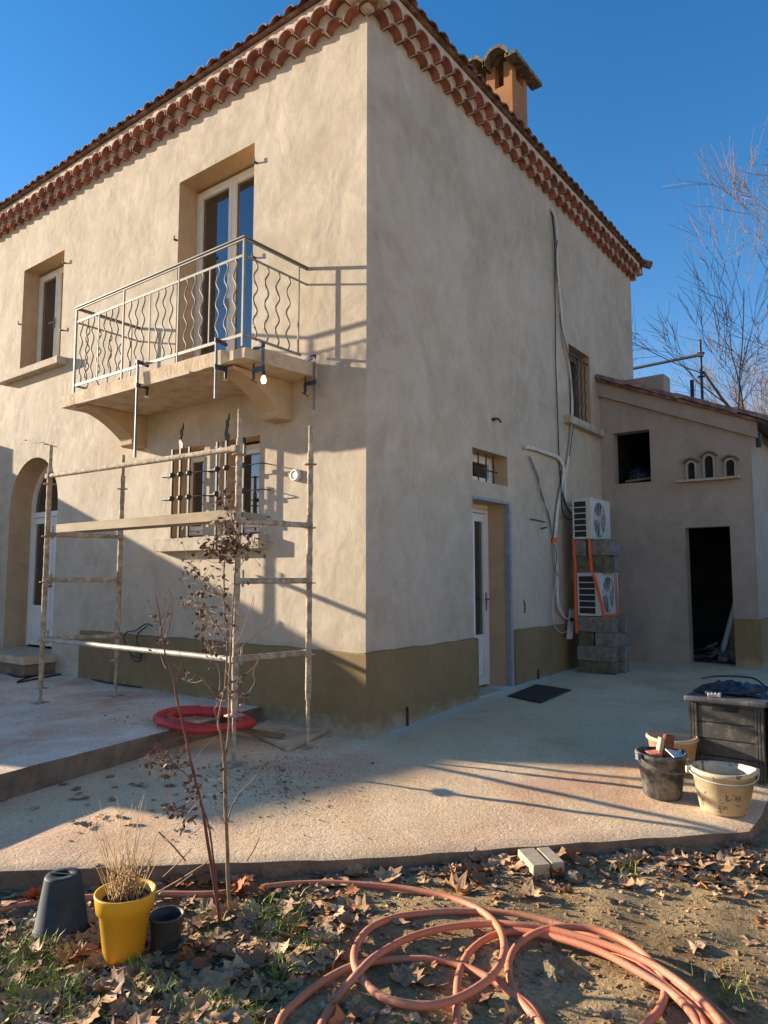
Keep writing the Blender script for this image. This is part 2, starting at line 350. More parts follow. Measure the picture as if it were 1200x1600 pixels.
# ------------------------------------------------------------------ levels of the ground
def zpat(x, y):
    if y < 0: f = 0.015*y
    elif y < 2: f = 0.0425*y
    elif y < 3: f = 0.085+0.045*(y-2)
    else: f = 0.13+min(0.06, 0.0165*(y-3))
    return f - 0.03*max(0, min(x, 4))*max(0, min(1, 1-max(y, 0)/4))
ZT = 0.14
ZG = -0.165
def vnoise(x, y):
    return (math.sin(x*7.1+1.3*math.sin(y*5.3))*math.sin(y*6.7+1.7*math.sin(x*4.9)) +
            0.6*math.sin(x*17.3+y*3.1+2*math.sin(y*11))*math.sin(y*15.1-x*4.2) +
            0.35*math.sin(x*41+3*math.sin(y*23))*math.sin(y*37+2*math.sin(x*29)))
def zgar(x, y): return ZG + 0.012*vnoise(x, y) + 0.01*math.sin(x*1.3+y*0.7)

# garden ground: one sheet to the horizon, fine near the camera
mb = MB()
xs = sorted(set([-900, -300, -80, -30, -12, -6, -3, -1.5] + [round(-0.5+0.05*i, 3) for i in range(100)] + [5, 6, 8, 12, 30, 80, 300, 900]))
ys = sorted(set([-900, -300, -80, -30, -12, -8, -6, -5.2] + [round(-4.6+0.05*i, 3) for i in range(116)] + [1.6, 2.5, 4, 6, 9, 14, 30, 80, 300, 900]))
vs = []; nx = len(xs)
for y in ys:
    for x in xs:
        fine = (-0.6 < x < 4.6 and -4.7 < y < 1.3)
        vs.append((x, y, zgar(x, y) if fine else ZG))
fs = [(j*nx+i, j*nx+i+1, (j+1)*nx+i+1, (j+1)*nx+i) for j in range(len(ys)-1) for i in range(nx-1)]
mb.add(vs, fs, True)
setting(mb.build('garden_ground', M['soilground']))

# patio slab: top sheet with a wavering edge and its rough side
edge = []
for a, b in (((-1.5, -5.0), (0.18, -3.27)), ((0.18, -3.27), (1.55, -1.95)), ((1.55, -1.95), (3.14, -0.14))):
    for i in range(24):
        t = i/24; x = a[0]+(b[0]-a[0])*t; y = a[1]+(b[1]-a[1])*t
        k = 0.0025*math.sin(x*23)+0.002*math.sin(x*51+1)
        edge.append((x+k, y-k))
for i in range(30):
    t = i/29; edge.append((3.14+0.012*math.sin(i*1.7)+0.1*t, -0.14+9.6*t))
mb = MB(); rows = []
NR = 60
for (ex, ey) in edge:
    row = []
    for k in range(NR+1):
        t = k/NR; bx = -3.2; by = ey + (0.9 if ey < 0 else 0.0)*min(1, 1)*0
        x = ex + (bx-ex)*t; y = ey
        z = zpat(x, y) + 0.003*math.sin(x*9+y*4)*math.sin(y*8)
        if k == 0: z -= 0.012
        row.append((x, y, z))
    rows.append(row)
vs = [p for r in rows for p in r]; c = NR+1
mb.add(vs, [(i*c+k, (i+1)*c+k, (i+1)*c+k+1, i*c+k+1) for i in range(len(rows)-1) for k in range(NR)], True)
mb.cur = 1
for i in range(len(edge)-1):
    a = rows[i][0]; b = rows[i+1][0]
    mb.quad((a[0]+0.012, a[1]-0.012, ZG-0.1), (b[0]+0.012, b[1]-0.012, ZG-0.1), b, a)
setting(mb.build('patio', [M['patio'], M['kerb']]))

# raised terrace on the left
te = [(-0.55, -5.2), (-0.72, -4.0), (-0.9, -2.8), (-1.03, -2.0), (-1.14, -1.36), (-1.2, -0.9), (-1.28, -0.4), (-1.36, 0.02)]
te = [(p.x+0.004*math.sin(i*2.1), p.y) for i, p in enumerate(spline([(a, b, 0) for a, b in te], 6))]
mb = MB(); K = 40; vs = []
for (ex, ey) in te:
    for k in range(K+1):
        t = (k/K)**1.5; x = ex + (-14-ex)*t; vs.append((x, ey, ZT + 0.004*math.sin(x*6)*math.sin(ey*7)))
c = K+1
mb.add(vs, [(i*c+k, (i+1)*c+k, (i+1)*c+k+1, i*c+k+1) for i in range(len(te)-1) for k in range(K)], True)
mb.cur = 1
for i in range(len(te)-1):
    a, b = te[i], te[i+1]; n = 5
    for k in range(n):
        z0 = -0.09+(ZT+0.09)*k/n; z1 = -0.09+(ZT+0.09)*(k+1)/n
        mb.quad((a[0], a[1], z0), (b[0], b[1], z0), (b[0], b[1], z1 if k < n-1 else ZT), (a[0], a[1], z1 if k < n-1 else ZT))
setting(mb.build('terrace', [M['terrace'], M['kerb']]))

# ------------------------------------------------------------------ house
HX = -9.5; HY = 7.9; ZTOP = 7.24
house = thing('house', 'two storey house in fresh ochre plaster with terracotta eaves and a balcony', 'house', (-4.5, 4.0, 0))
def wall_grid(mb, u0, u1, z0, z1, holes, P):    # P(u,z,d) -> point, d = depth inwards
    us = sorted({u0, u1} | {h[0] for h in holes} | {h[1] for h in holes})
    zs = sorted({z0, z1} | {h[2] for h in holes} | {h[3] for h in holes})
    for i in range(len(us)-1):
        for j in range(len(zs)-1):
            cu = (us[i]+us[i+1])/2; cz = (zs[j]+zs[j+1])/2
            if any(h[0] < cu < h[1] and h[2] < cz < h[3] for h in holes): continue
            mb.quad(P(us[i], zs[j], 0), P(us[i+1], zs[j], 0), P(us[i+1], zs[j+1], 0), P(us[i], zs[j+1], 0))
def reveals(mb, h, d, P, bottom=True):
    a, b, z0, z1 = h
    mb.quad(P(a, z0, 0), P(a, z0, d), P(a, z1, d), P(a, z1, 0)); mb.quad(P(b, z0, 0), P(b, z1, 0), P(b, z1, d), P(b, z0, d))
    mb.quad(P(a, z1, 0), P(a, z1, d), P(b, z1, d), P(b, z1, 0))
    if bottom: mb.quad(P(a, z0, 0), P(b, z0, 0), P(b, z0, d), P(a, z0, d))
PF = lambda u, z, d: (u, d, z)
PR = lambda u, z, d: (-d, u, z)
BW = (-2.945, -1.60, 3.575, 6.28); UW = (-6.82, -5.63, 4.56, 6.20)
L1 = (-2.94, -2.35, 1.90, 2.95); L2 = (-2.06, -1.44, 1.90, 2.95)
AX0, AX1, ASP, ATOP = -6.92, -5.52, 2.50, 3.20; AR = (AX0, AX1, 0.40, ATOP)
facade_holes = [BW, UW, L1, L2, AR]
SD = (1.955, 2.86, -0.1, 2.36); TW = (1.965, 2.83, 2.575, 2.95); SW = (4.87, 5.71, 3.82, 4.96)
side_holes = [SD, TW, SW]
mb = MB()
wall_grid(mb, HX, 0, -0.3, ZTOP, facade_holes, PF)
# arch spandrels
ac = (AX0+AX1)/2; ar = (AX1-AX0)/2
def arc(n=20, r=1.0): return [(ac+ar*r*math.cos(math.pi*i/n), ASP+(ATOP-ASP)*r*math.sin(math.pi*i/n)) for i in range(n+1)]
A = arc()
for side, cor in ((0, (AX1, ATOP)), (1, (AX0, ATOP))):
    seq = A[:11] if side == 0 else A[10:]
    for i in range(10):
        p, q = seq[i], seq[i+1]; mb.add([PF(cor[0], cor[1], 0), PF(p[0], p[1], 0), PF(q[0], q[1], 0)], [(0, 2, 1)])
wall_grid(mb, 0, HY, -0.3, ZTOP, side_holes, PR)
mb.quad((HX, HY, -0.3), (0, HY, -0.3), (0, HY, ZTOP), (HX, HY, ZTOP)); mb.quad((HX, 0, -0.3), (HX, HY, -0.3), (HX, HY, ZTOP), (HX, 0, ZTOP))
mb.cur = 1
reveals(mb, BW, 0.34, PF); reveals(mb, UW, 0.3, PF); reveals(mb, L1, 0.26, PF); reveals(mb, L2, 0.26, PF)
reveals(mb, TW, 0.24, PR); reveals(mb, SW, 0.22, PR); reveals(mb, SD, 0.33, PR, False)
for z0, z1, x in ((0.40, ASP, AX0), (0.40, ASP, AX1)): mb.quad((x, 0, z0), (x, 0.36, z0), (x, 0.36, z1), (x, 0, z1))
for i in range(20): mb.add([PF(A[i][0], A[i][1], 0), PF(A[i][0], A[i][1], .36), PF(A[i+1][0], A[i+1][1], .36), PF(A[i+1][0], A[i+1][1], 0)], [(0, 1, 2, 3)], True)
wall = mb.build('wall', [M['plaster'], M['reveal']], house)
# plinth bands
mb = MB(); t = 0.022
def plinth_piece(a, b, axis, zt):
    n = max(2, int(abs(b-a)/0.15))
    for i in range(n):
        u0 = a+(b-a)*i/n; u1 = a+(b-a)*(i+1)/n
        k0 = zt+0.005*math.sin(u0*11)+0.004*math.sin(u0*4.3); k1 = zt+0.005*math.sin(u1*11)+0.004*math.sin(u1*4.3)
        if axis == 'f':
            mb.quad((u0, -t, -.3), (u1, -t, -.3), (u1, -t, k1), (u0, -t, k0)); mb.quad((u0, -t, k0), (u1, -t, k1), (u1, 0.001, k1+.012), (u0, .001, k0+.012))
        else:
            mb.quad((t, u0, -.3), (t, u1, -.3), (t, u1, k1), (t, u0, k0)); mb.quad((t, u0, k0), (t, u1, k1), (-.001, u1, k1+.012), (-.001, u0, k0+.012))
plinth_piece(2.93, 6.08, 'r', 0.79); mb.quad((0, 2.93, -.3), (t, 2.93, -.3), (t, 2.93, .79), (0, 2.93, .80)); mb.build('plinth', 'plinth', house)
mb = MB(); plinth_piece(-4.79, t, 'f', 0.752); plinth_piece(-t, 2.02, 'r', 0.755)
mb.quad((0, 2.02, -.3), (t, 2.02, -.3), (t, 2.02, .755), (0, 2.02, .765))
mb.quad((-4.79, 0, -.3), (-4.79, -t, -.3), (-4.79, -t, .752), (-4.79, 0, .76))
mb.build('plinth', 'plinth', house)

# genoise (two corbelled rows of half-round tiles in mortar) and eave tiles
PT = 0.24
mo = MB(); ti = MB()
def genoise_row(z0, h, p, back, shift, ah):
    rows = [('f', 0.0, HX, -1), ('r', 0.0, HY+0.05, 1)]
    for kind, s0, s1, sg in rows:
        L = abs(s1-s0); n = int(L/PT)
        def Q(u, d, z): return (-u, -d, z) if kind == 'f' else (d, u, z)     # u: distance from the corner, d: outward
        u = shift*PT
        if shift > 0: mo.prism([Q(0, back, z0), Q(0, p, z0), Q(u, p, z0), Q(u, back, z0)], (0, 0, h))
        for i in range(n):
            uc = u+PT/2; a = PT*0.445+random.uniform(-.003, .003); hh = ah+random.uniform(-.004, .004); N_ = 8
            jo = random.uniform(-0.006, 0.008)
            arcp = [(uc-a*math.cos(math.pi*k/N_), z0+hh*math.sin(math.pi*k/N_)**0.8) for k in range(N_+1)]
            face = [(u, z0)]+arcp+[(u+PT, z0), (u+PT, z0+h), (u, z0+h)]
            # front spandrel split in quads to the top
            top = z0+h
            prev = (u, z0)
            pts = [(u, z0)]+arcp+[(u+PT, z0)]
            for k in range(len(pts)-1):
                q0, q1 = pts[k], pts[k+1]
                if abs(q1[0]-q0[0]) > 1e-5: mo.quad(Q(q0[0], p, q0[1]), Q(q1[0], p, q1[1]), Q(q1[0], p, top), Q(q0[0], p, top))
            mo.quad(Q(u, back, z0), Q(u, p, z0), Q(arcp[0][0], p, z0), Q(arcp[0][0], back, z0))
            mo.quad(Q(arcp[-1][0], back, z0), Q(arcp[-1][0], p, z0), Q(u+PT, p, z0), Q(u+PT, back, z0))
            # liner shell
            th = 0.013; pe = p+0.012+jo
            inn = [(uc-(a-th)*math.cos(math.pi*k/N_), z0-0.004+(hh-th)*math.sin(math.pi*k/N_)**0.8) for k in range(N_+1)]
            out = [(uc-a*math.cos(math.pi*k/N_), z0-0.004+hh*math.sin(math.pi*k/N_)**0.8) for k in range(N_+1)]
            for k in range(N_):
                ti.add([Q(inn[k][0], back, inn[k][1]), Q(inn[k+1][0], back, inn[k+1][1]), Q(inn[k+1][0], pe, inn[k+1][1]), Q(inn[k][0], pe, inn[k][1])], [(0, 1, 2, 3)], True)
                ti.quad(Q(inn[k][0], pe, inn[k][1]), Q(inn[k+1][0], pe, inn[k+1][1]), Q(out[k+1][0], pe, out[k+1][1]), Q(out[k][0], pe, out[k][1]))
                ti.add([Q(out[k][0], p-.01, out[k][1]), Q(out[k+1][0], p-.01, out[k+1][1]), Q(out[k+1][0], pe, out[k+1][1]), Q(out[k][0], pe, out[k][1])], [(0, 1, 2, 3)], True)
            u += PT
        # mortar behind the hollows
        if back > 0: mo.quad(Q(0, back, z0), Q(0, back, z0+h), Q(L, back, z0+h), Q(L, back, z0))
        mo.quad(Q(0, 0, z0+h), Q(0, p, z0+h), Q(L, p, z0+h), Q(L, 0, z0+h))
    # corner block and a diagonal tile
    mo.prism([(0, 0, z0+.004), (0, -p, z0+.004), (p*.72, -p*.72, z0+.004), (p, 0, z0+.004)], (0, 0, h-.004))
    mo.prism([(0, HY, z0), (p, HY, z0), (p, HY+p, z0), (0, HY+p, z0)], (0, 0, h))
    d = Vector((1, -1, 0)).normalized(); sd = Vector((1, 1, 0)).normalized(); a = 0.095
    arcp = [sd*(-a*math.cos(math.pi*k/8))+Vector((0, 0, z0-.012+h*.75*math.sin(math.pi*k/8))) for k in range(9)]
    for k in range(8):
        ti.add([arcp[k]+d*0.02, arcp[k+1]+d*0.02, arcp[k+1]+d*(p*1.12+.02), arcp[k]+d*(p*1.12+.02)], [(0, 1, 2, 3)], True)
genoise_row(6.985, 0.105, 0.088, 0.0, 0.0, .088)
genoise_row(7.092, 0.165, 0.178, 0.088, 0.5, .105)
corn = mo.build('cornice', 'mortar', house)
ti.build('cornice_tiles', 'tile', corn)
# eave tiles + hip roof
mb = MB(); rt = MB(); EO = 0.265; ZE = 7.29; SL = 0.32
def eave(kind, L):
    RP = .205; n = int((L+EO)/RP)
    for i in range(n+1):
        u = -EO+0.06+i*RP
        for ph, cu in ((0, 1), (RP/2, -1)):
            uc = u+ph; r = 0.078 if cu > 0 else 0.07
            e = EO+random.uniform(-.012, .015)-(0.015 if cu < 0 else 0); zb = ZE+(-0.012 if cu > 0 else 0.03)+random.uniform(-.004, .006)
            n_ = 6; th = .014
            def Q(uu, d, z): return (-uu, -d, z) if kind == 'f' else (d, uu, z)
            ln = 0.6
            ring = lambda rr, d: [Q(uc-rr*math.cos(math.pi*k/n_), d, zb+cu*rr*.62*math.sin(math.pi*k/n_)+(EO-d)*SL) for k in range(n_+1)]
            o0, o1, i0, i1 = ring(r, e), ring(r, e-ln), ring(r-th, e), ring(r-th, e-ln)
            for k in range(n_):
                rt.add([o0[k], o0[k+1], o1[k+1], o1[k]], [(0, 1, 2, 3)], True); rt.add([i0[k], i0[k+1], i1[k+1], i1[k]], [(0, 1, 2, 3)], True)
                rt.quad(o0[k], o0[k+1], i0[k+1], i0[k])
eave('f', -HX); eave('r', HY+.1)
roofz = lambda d: ZE+(EO+d)*SL
hw = (HY+2*EO)/2
ap1 = (EO-hw, HY/2, ZE+hw*SL); ap2 = (HX+hw, HY/2, ZE+hw*SL); e = EO-.03
c1, c2, c3, c4 = (e, -e, ZE), (e, HY+e, ZE), (HX-e, HY+e, ZE), (HX-e, -e, ZE)
mb.add([c1, c2, c3, c4, ap1, ap2], [(0, 1, 4), (1, 2, 5, 4), (2, 3, 5), (3, 0, 4, 5)])
mb.quad((c1[0], c1[1], ZE-.012), (c2[0], c2[1], ZE-.012), (c3[0], c3[1], ZE-.012), (c4[0], c4[1], ZE-.012))
roof = mb.build('roof', 'rooftile', house)
rt.build('roof_tiles', 'rooftile', roof)
mb = MB(); mb.tube([(EO+.03, HY+EO+.03, 7.30), (EO-.5, HY+EO-.5, 7.46)], 0.075, 10); mb.build('hip_tiles', 'rooftile', roof); mb = MB()
mb.tube([(EO+.03, -EO-.03, 7.30), (EO-2.5, -EO+2.5, 8.1)], 0.08, 10); mb.build('hip_tiles', 'rooftile', roof)

# chimney
cx0, cx1, cy0, cy1 = -1.16, -0.42, 4.0, 4.5
mb = MB()
M['chimney'] = plaster('chimney_render', (0.42, 0.19, 0.08), (0.30, 0.13, 0.055), (0.47, 0.25, 0.12), 0.008)
mb.box(cx0, cx1, cy0, cy1, 7.5, 8.83)
for a, b in ((cx0, cx0+.14), (-0.86, -0.71), (cx1-.14, cx1)):
    mb.box(a, b, cy0, cy0+.13, 8.83, 9.2); mb.box(a, b, cy1-.13, cy1, 8.83, 9.2)
ch = mb.build('chimney', 'chimney', house)
mb = MB()
for sgn, n in ((0, 2),):
    for i in range(2):
        c = cx0-.02+(cx1-cx0+.04)*(i+.5)/2; r = 0.185
        pts = [(c-r*math.cos(math.pi*k/8), 9.12+.20*math.sin(math.pi*k/8)) for k in range(9)]
        po = [(c-(r+.035)*math.cos(math.pi*k/8), 9.12+.25*math.sin(math.pi*k/8)) for k in range(9)]
        for k in range(8):
            A0 = [(pts[k][0], cy0-.2, pts[k][1]), (pts[k+1][0], cy0-.2, pts[k+1][1]), (po[k+1][0], cy0-.2, po[k+1][1]), (po[k][0], cy0-.2, po[k][1])]
            mb.prism(A0, (0, cy1-cy0+.42, 0), False)
mb.box(cx1-.02, cx1+.16, cy0-.2, cy1+.22, 9.10, 9.16)
M['cap'] = simple('lichened_cap_tile', (0.24, 0.20, 0.12), (0.07, 0.06, 0.045), 0.95, 14, bst=0.6, c3=(0.15, 0.115, 0.075))
mb.build('chimney_cap', 'cap', ch)
mb = MB(); mb.box(cx1-.10, cx1-.005, cy0+.13, cy1-.13, 8.83, 8.95); mb.build('ledge', 'chimney', ch)

# windows -------------------------------------------------------------
def casement(name, x0, x1, z0, z1, y, parent, matn='cream', leaves=2, mull=0.05, panel=0.0, fr=0.05, P=None, handle=True):
    P = P or (lambda u, d, z: (u, y+d, z))
    def bx(m, a, b, d0, d1, c, d):
        m.prism([P(a, d0, c), P(b, d0, c), P(b, d0, d), P(a, d0, d)], Vector(P(a, d1, c))-Vector(P(a, d0, c)))
    f = MB()
    bx(f, x0, x0+fr, 0, .07, z0, z1); bx(f, x1-fr, x1, 0, .07, z0, z1); bx(f, x0+fr, x1-fr, 0, .07, z1-fr, z1); bx(f, x0+fr, x1-fr, 0, .07, z0, z0+fr)
    win = f.build(name, matn, parent, bevel=0.004)
    w_ = (x1-x0-2*fr)/leaves; s = MB(); g = MB(); hd = MB()
    for i in range(leaves):
        a = x0+fr+i*w_+.003; b = a+w_-.006; c = z0+fr+.003; d = z1-fr-.003; q = .055
        bx(s, a, a+q, -.012, .05, c, d); bx(s, b-q, b, -.012, .05, c, d); bx(s, a+q, b-q, -.012, .05, d-q, d)
        lo = c+max(q, panel); bx(s, a+q, b-q, -.012, .05, c, c+q)
        if panel:
            bx(s, a+q, b-q, -.008, .05, lo-q, lo); bx(s, a+q, b-q, .004, .05, c+q, lo-q)
            bx(s, a+q+.05, b-q-.05, -.004, .004, c+q+.05, lo-q-.05)
        g.add([P(a+q, .025, lo), P(b-q, .025, lo), P(b-q, .025, d-q), P(a+q, .025, d-q)], [(0, 1, 2, 3)])
        if handle and i == 0:
            hx = b-q/2; hz = z0+min(1.05, (z1-z0)*.45)
            bx(hd, hx-.012, hx+.012, -.03, -.012, hz-.08, hz+.08); bx(hd, hx-.009, hx+.009, -.05, -.03, hz-.01, hz+.01); bx(hd, hx-.1, hx+.009, -.062, -.05, hz-.01, hz+.01)
    s.build('sash', matn, win, bevel=0.004); g.build('glass_pane', 'glass', win)
    if handle: hd.build('window_handle', 'steel', win)
    return win
casement('balcony_door', BW[0], BW[1], 3.60, 6.25, 0.27, house, panel=0.0)
casement('window', UW[0], UW[1], 4.60, 6.17, 0.24, house)
casement('window', L1[0], L1[1], 1.94, 2.92, 0.20, house, leaves=1)
casement('window', L2[0], L2[1], 1.94, 2.92, 0.20, house, leaves=1)
# arched front door
mb = MB(); y = 0.33
A1 = arc(20, 1.0); A2 = [(ac+(ar-.06)*math.cos(math.pi*i/20), ASP+(ATOP-ASP-.06)*math.sin(math.pi*i/20)) for i in range(21)]
for i in range(20):
    mb.prism([(A1[i][0], y, A1[i][1]), (A1[i+1][0], y, A1[i+1][1]), (A2[i+1][0], y, A2[i+1][1]), (A2[i][0], y, A2[i][1])], (0, .07, 0))
mb.box(AX0, AX0+.06, y, y+.07, .42, ASP); mb.box(AX1-.06, AX1, y, y+.07, .42, ASP); mb.box(AX0+.06, AX1-.06, y, y+.07, 2.36, 2.44)
ad = mb.build('arched_door', 'white', house)
g = MB(); g.add([(p[0], y+.04, p[1]) for p in A2[:21]] + [(AX0+.06, y+.04, 2.44), (AX1-.06, y+.04, 2.44)], [tuple(range(23))]); g.build('glass_pane', 'glass', ad)
mb = MB(); g = MB(); hd = MB()
for k in range(2):
    a = AX0+.065+k*.64; b = a+.63
    mb.box(a, a+.09, y-.01, y+.05, .44, 2.35); mb.box(b-.09, b, y-.01, y+.05, .44, 2.35); mb.box(a+.09, b-.09, y-.01, y+.05, 2.26, 2.35)
    mb.box(a+.09, b-.09, y-.01, y+.05, .44, .53); mb.box(a+.09, b-.09, y-.01, y+.05, .95, 1.03); mb.box(a+.09, b-.09, y+.008, y+.04, .53, .95); mb.box(a+.15, b-.15, y-.002, y+.008, .59, .89)
    g.quad((a+.09, y+.02, 1.03), (b-.09, y+.02, 1.03), (b-.09, y+.02, 2.26), (a+.09, y+.02, 2.26))
sh = mb.build('door_leaf', 'white', ad, bevel=.004); g.build('door_glass', 'glass', ad)
hd.box(AX0+.70, AX0+.72, y-.05, y-.01, 1.3, 1.5); hd.box(AX0+.62, AX0+.72, y-.065, y-.05, 1.4, 1.42); hd.build('door_handle', 'steel', ad)
# side door (right wall)
PRW = lambda x: (lambda u, d, z: (x-d, u, z))
mb = MB(); X = -0.30; a, b = SD[0], SD[1]; z0 = 0.12
def bxr(m, y0, y1, d0, d1, c, d): m.box(X-d0, X-d1, y0, y1, c, d)
bxr(mb, a, a+.05, 0, .07, z0, 2.30); bxr(mb, b-.05, b, 0, .07, z0, 2.30); bxr(mb, a+.05, b-.05, 0, .07, 2.25, 2.30); bxr(mb, a, b, 0, .07, 2.305, 2.36)
sd = mb.build('side_door', 'white', house, bevel=.004)
mb = MB(); g = MB()
for k in range(2):
    p = a+.055+k*.40; q = p+.39
    bxr(mb, p, p+.085, -.012, .05, z0+.02, 2.24); bxr(mb, q-.085, q, -.012, .05, z0+.02, 2.24)
    bxr(mb, p+.085, q-.085, -.012, .05, 2.14, 2.24); bxr(mb, p+.085, q-.085, -.012, .05, z0+.02, z0+.12); bxr(mb, p+.085, q-.085, -.012, .05, .66, .75)
    bxr(mb, p+.085, q-.085, .008, .05, z0+.12, .66); bxr(mb, p+.12, q-.12, -.002, .008, z0+.17, .61)
    g.quad((X-.02, p+.085, .75), (X-.02, q-.085, .75), (X-.02, q-.085, 2.14), (X-.02, p+.085, 2.14))
mb.build('door_leaf', 'white', sd, bevel=.004); g.build('door_glass', 'glass', sd)
mb = MB(); mb.tube([(X+.013, b-.10, 1.18), (X+.06, b-.10, 1.18), (X+.06, b-.20, 1.18)], .009, 6); mb.box(X+.012, X+.018, b-.115, b-.085, 1.04, 1.26); mb.build('door_handle', 'steel', sd)
mb = MB(); mb.box(X+.02, .01, a+.01, b-.01, .05, .115); mb.build('threshold', 'slab', house, bevel=.01)
# grey jamb angle on the right of the side door, lintel bead
mb = MB(); mb.box(-.06, .006, 2.845, 2.90, .10, 2.37); mb.box(-.03, .006, 1.93, 2.845, 2.352, 2.385); mb.build('door_bead', 'aluminium', house, label='grey metal corner bead framing the side door')
# transom window
tw = casement('transom_window', TW[0], TW[1]-.0, TW[2], TW[3], 0, house, 'white', leaves=1, fr=.04, P=PRW(-.22), handle=False)
mb = MB()
for k in range(4): u = TW[0]+.12+k*.19; mb.tube([(-.10, u, TW[2]), (-.10, u, TW[3])], .009, 6)
mb.tube([(-.10, TW[0], 2.75), (-.10, 2.75, 2.75)], .009, 6); mb.build('window_bars', 'iron', tw)
# upper side window
M['darkframe'] = simple('dark_window_frame', (0.10, 0.085, 0.07), (0.15, 0.12, 0.1), 0.6, 9)  # the frame itself is dark brown
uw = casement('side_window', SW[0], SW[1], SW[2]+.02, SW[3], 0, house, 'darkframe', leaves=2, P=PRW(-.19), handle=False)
mb = MB()
for k in range(5):
    u = SW[0]+.10+k*.15; n = 40
    mb.tube([(-.03, u+.018*math.sin(i/n*2*math.pi*5), SW[2]+.03+i/n*(SW[3]-SW[2]-.12)) for i in range(n+1)], .008, 6)
mb.box(-.04, -.02, SW[0], SW[1], SW[3]-.13, SW[3]-.11); mb.box(-.04, -.02, SW[0], SW[1], SW[2]+.05, SW[2]+.07)
mb.build('window_bars', 'iron', uw)
# sills
def sill(x0, x1, z0, z1, p, side=False):
    mb = MB()
    if side: mb.box(-.2, p, x0, x1, z0, z1)
    else: mb.box(x0, x1, -p, .22, z0, z1)
    return mb.build('window_sill', 'sillstone', house, bevel=.006)
sill(-7.39+.1, -5.44, 4.45, 4.555, .14); sill(-3.12, -1.31, 1.745, 1.895, .115); sill(4.64, 6.03, 3.70, 3.815, .10, True)
# shutter hinge pins
mb = MB()
for x, z in ((-5.58, 5.98), (-5.58, 4.98), (-1.56, 6.02), (-1.56, 4.93), (-6.86, 5.35), (-2.97, 5.55)):
    mb = MB(); mb.box(x-.014, x+.014, -.045, .0, z-.008, z+.008); mb.tube([(x, -.04, z-.012), (x, -.04, z+.045)], .008, 6); mb.build('shutter_hinge', 'iron', house)
# window grilles
for (x0, bars) in ((-2.98, (-2.77, -2.62, -2.46)), (-2.14, (-1.98, -1.83, -1.55))):
    x1 = -2.2 if x0 < -2.5 else -1.27
    mb = MB(); yb = -.12
    for z in (2.62, 2.35, 2.07):
        mb.tube([(x0, 0, z), (x0, yb+.01, z), (x0+.02, yb, z), (x1-.02, yb, z), (x1, yb+.01, z), (x1, 0, z)], .0065, 6)
    gr = mb.build('window_grille', 'iron', house)
    mb = MB()
    for bx_ in bars:
        mb = MB(); mb.box(bx_-.013, bx_+.013, yb-.011, yb+.011, 1.90, 2.92)
        for z in (2.62, 2.35, 2.07): mb.lathe([(0.0, -.035), (.03, -.022), (.033, .0), (.03, .022), (0.0, .035)], (bx_, yb, z), 10)
        mb.build('grille_bar', 'iron', gr)
    mb = MB(); sx = bars[1]
    prof = [(0, 0), (.05, .02), (.055, .07), (.02, .11), (.025, .16), (.045, .175), (.03, .21), (.05, .25), (.045, .31), (.03, .26), (-.01, .23), (.0, .17), (-.025, .10)]
    mb.prism([(sx-.01+a_, yb-.006, 2.90+c_) for a_, c_ in prof], (0, .012, 0)); mb.build('grille_finial', 'iron', gr)
# vent cap + wall stubs
mb = MB(); prof = [(0, 0), (.062, 0), (.062, .035), (.055, .045), (.04, .045), (.038, .038), (.02, .04), (0, .04)]
v = []
for r, d in prof:
    for j in range(20): t_ = 2*math.pi*j/20; v.append((-.89+r*math.cos(t_), -d, 2.47+r*math.sin(t_)))
mb.add(v, [(i*20+j, i*20+(j+1) % 20, (i+1)*20+(j+1) % 20, (i+1)*20+j) for i in range(len(prof)-1) for j in range(20)], True)
mb.build('vent_cap', 'cream', house)
mb = MB(); mb.tube([(0, 2.46, 3.36), (.02, 2.46, 3.365), (.06, 2.49, 3.37), (.08, 2.53, 3.33)], [.022, .02, .013, .013], 6); mb.build('lamp_stub', 'iron', house)
for pts_, r_ in (([(0, 3.215, 1.16), (.02, 3.22, 1.10), (.012, 3.22, 1.0)], .008), ([(0.03, 3.54, .12), (.035, 3.54, .27)], .012), ([(.035, .61, -.02), (.035, .605, .2)], .012)):
    mb = MB(); mb.tube(pts_, r_, 5); mb.build('cable_end', 'iron', house)
mb = MB(); mb.tube(spline([tuple(on(px, py, 1, -.06)) for px, py in ((40, 687), (48, 688), (58, 691), (70, 694))], 4), .008, 5); mb.lathe([(0, 0), (.02, .01), (0, .03)], tuple(on(40, 689, 1, -.06)), 8)
mb.tube([tuple(on(70, 694, 1, -.06)), tuple(on(72, 694, 1, 0.0))], .008, 5); mb.build('lamp_wire', 'iron', house)
# stepped door slab in front of the arch
mb = MB(); mb.box(-7.6, -5.40, -.42, 0.35, .14, .30); mb.cur = 1; mb.box(-7.6, -5.36, -.46, .36, .302, .405); mb.build('door_step', [M['kerb'], M['slab']], house, bevel=.01)
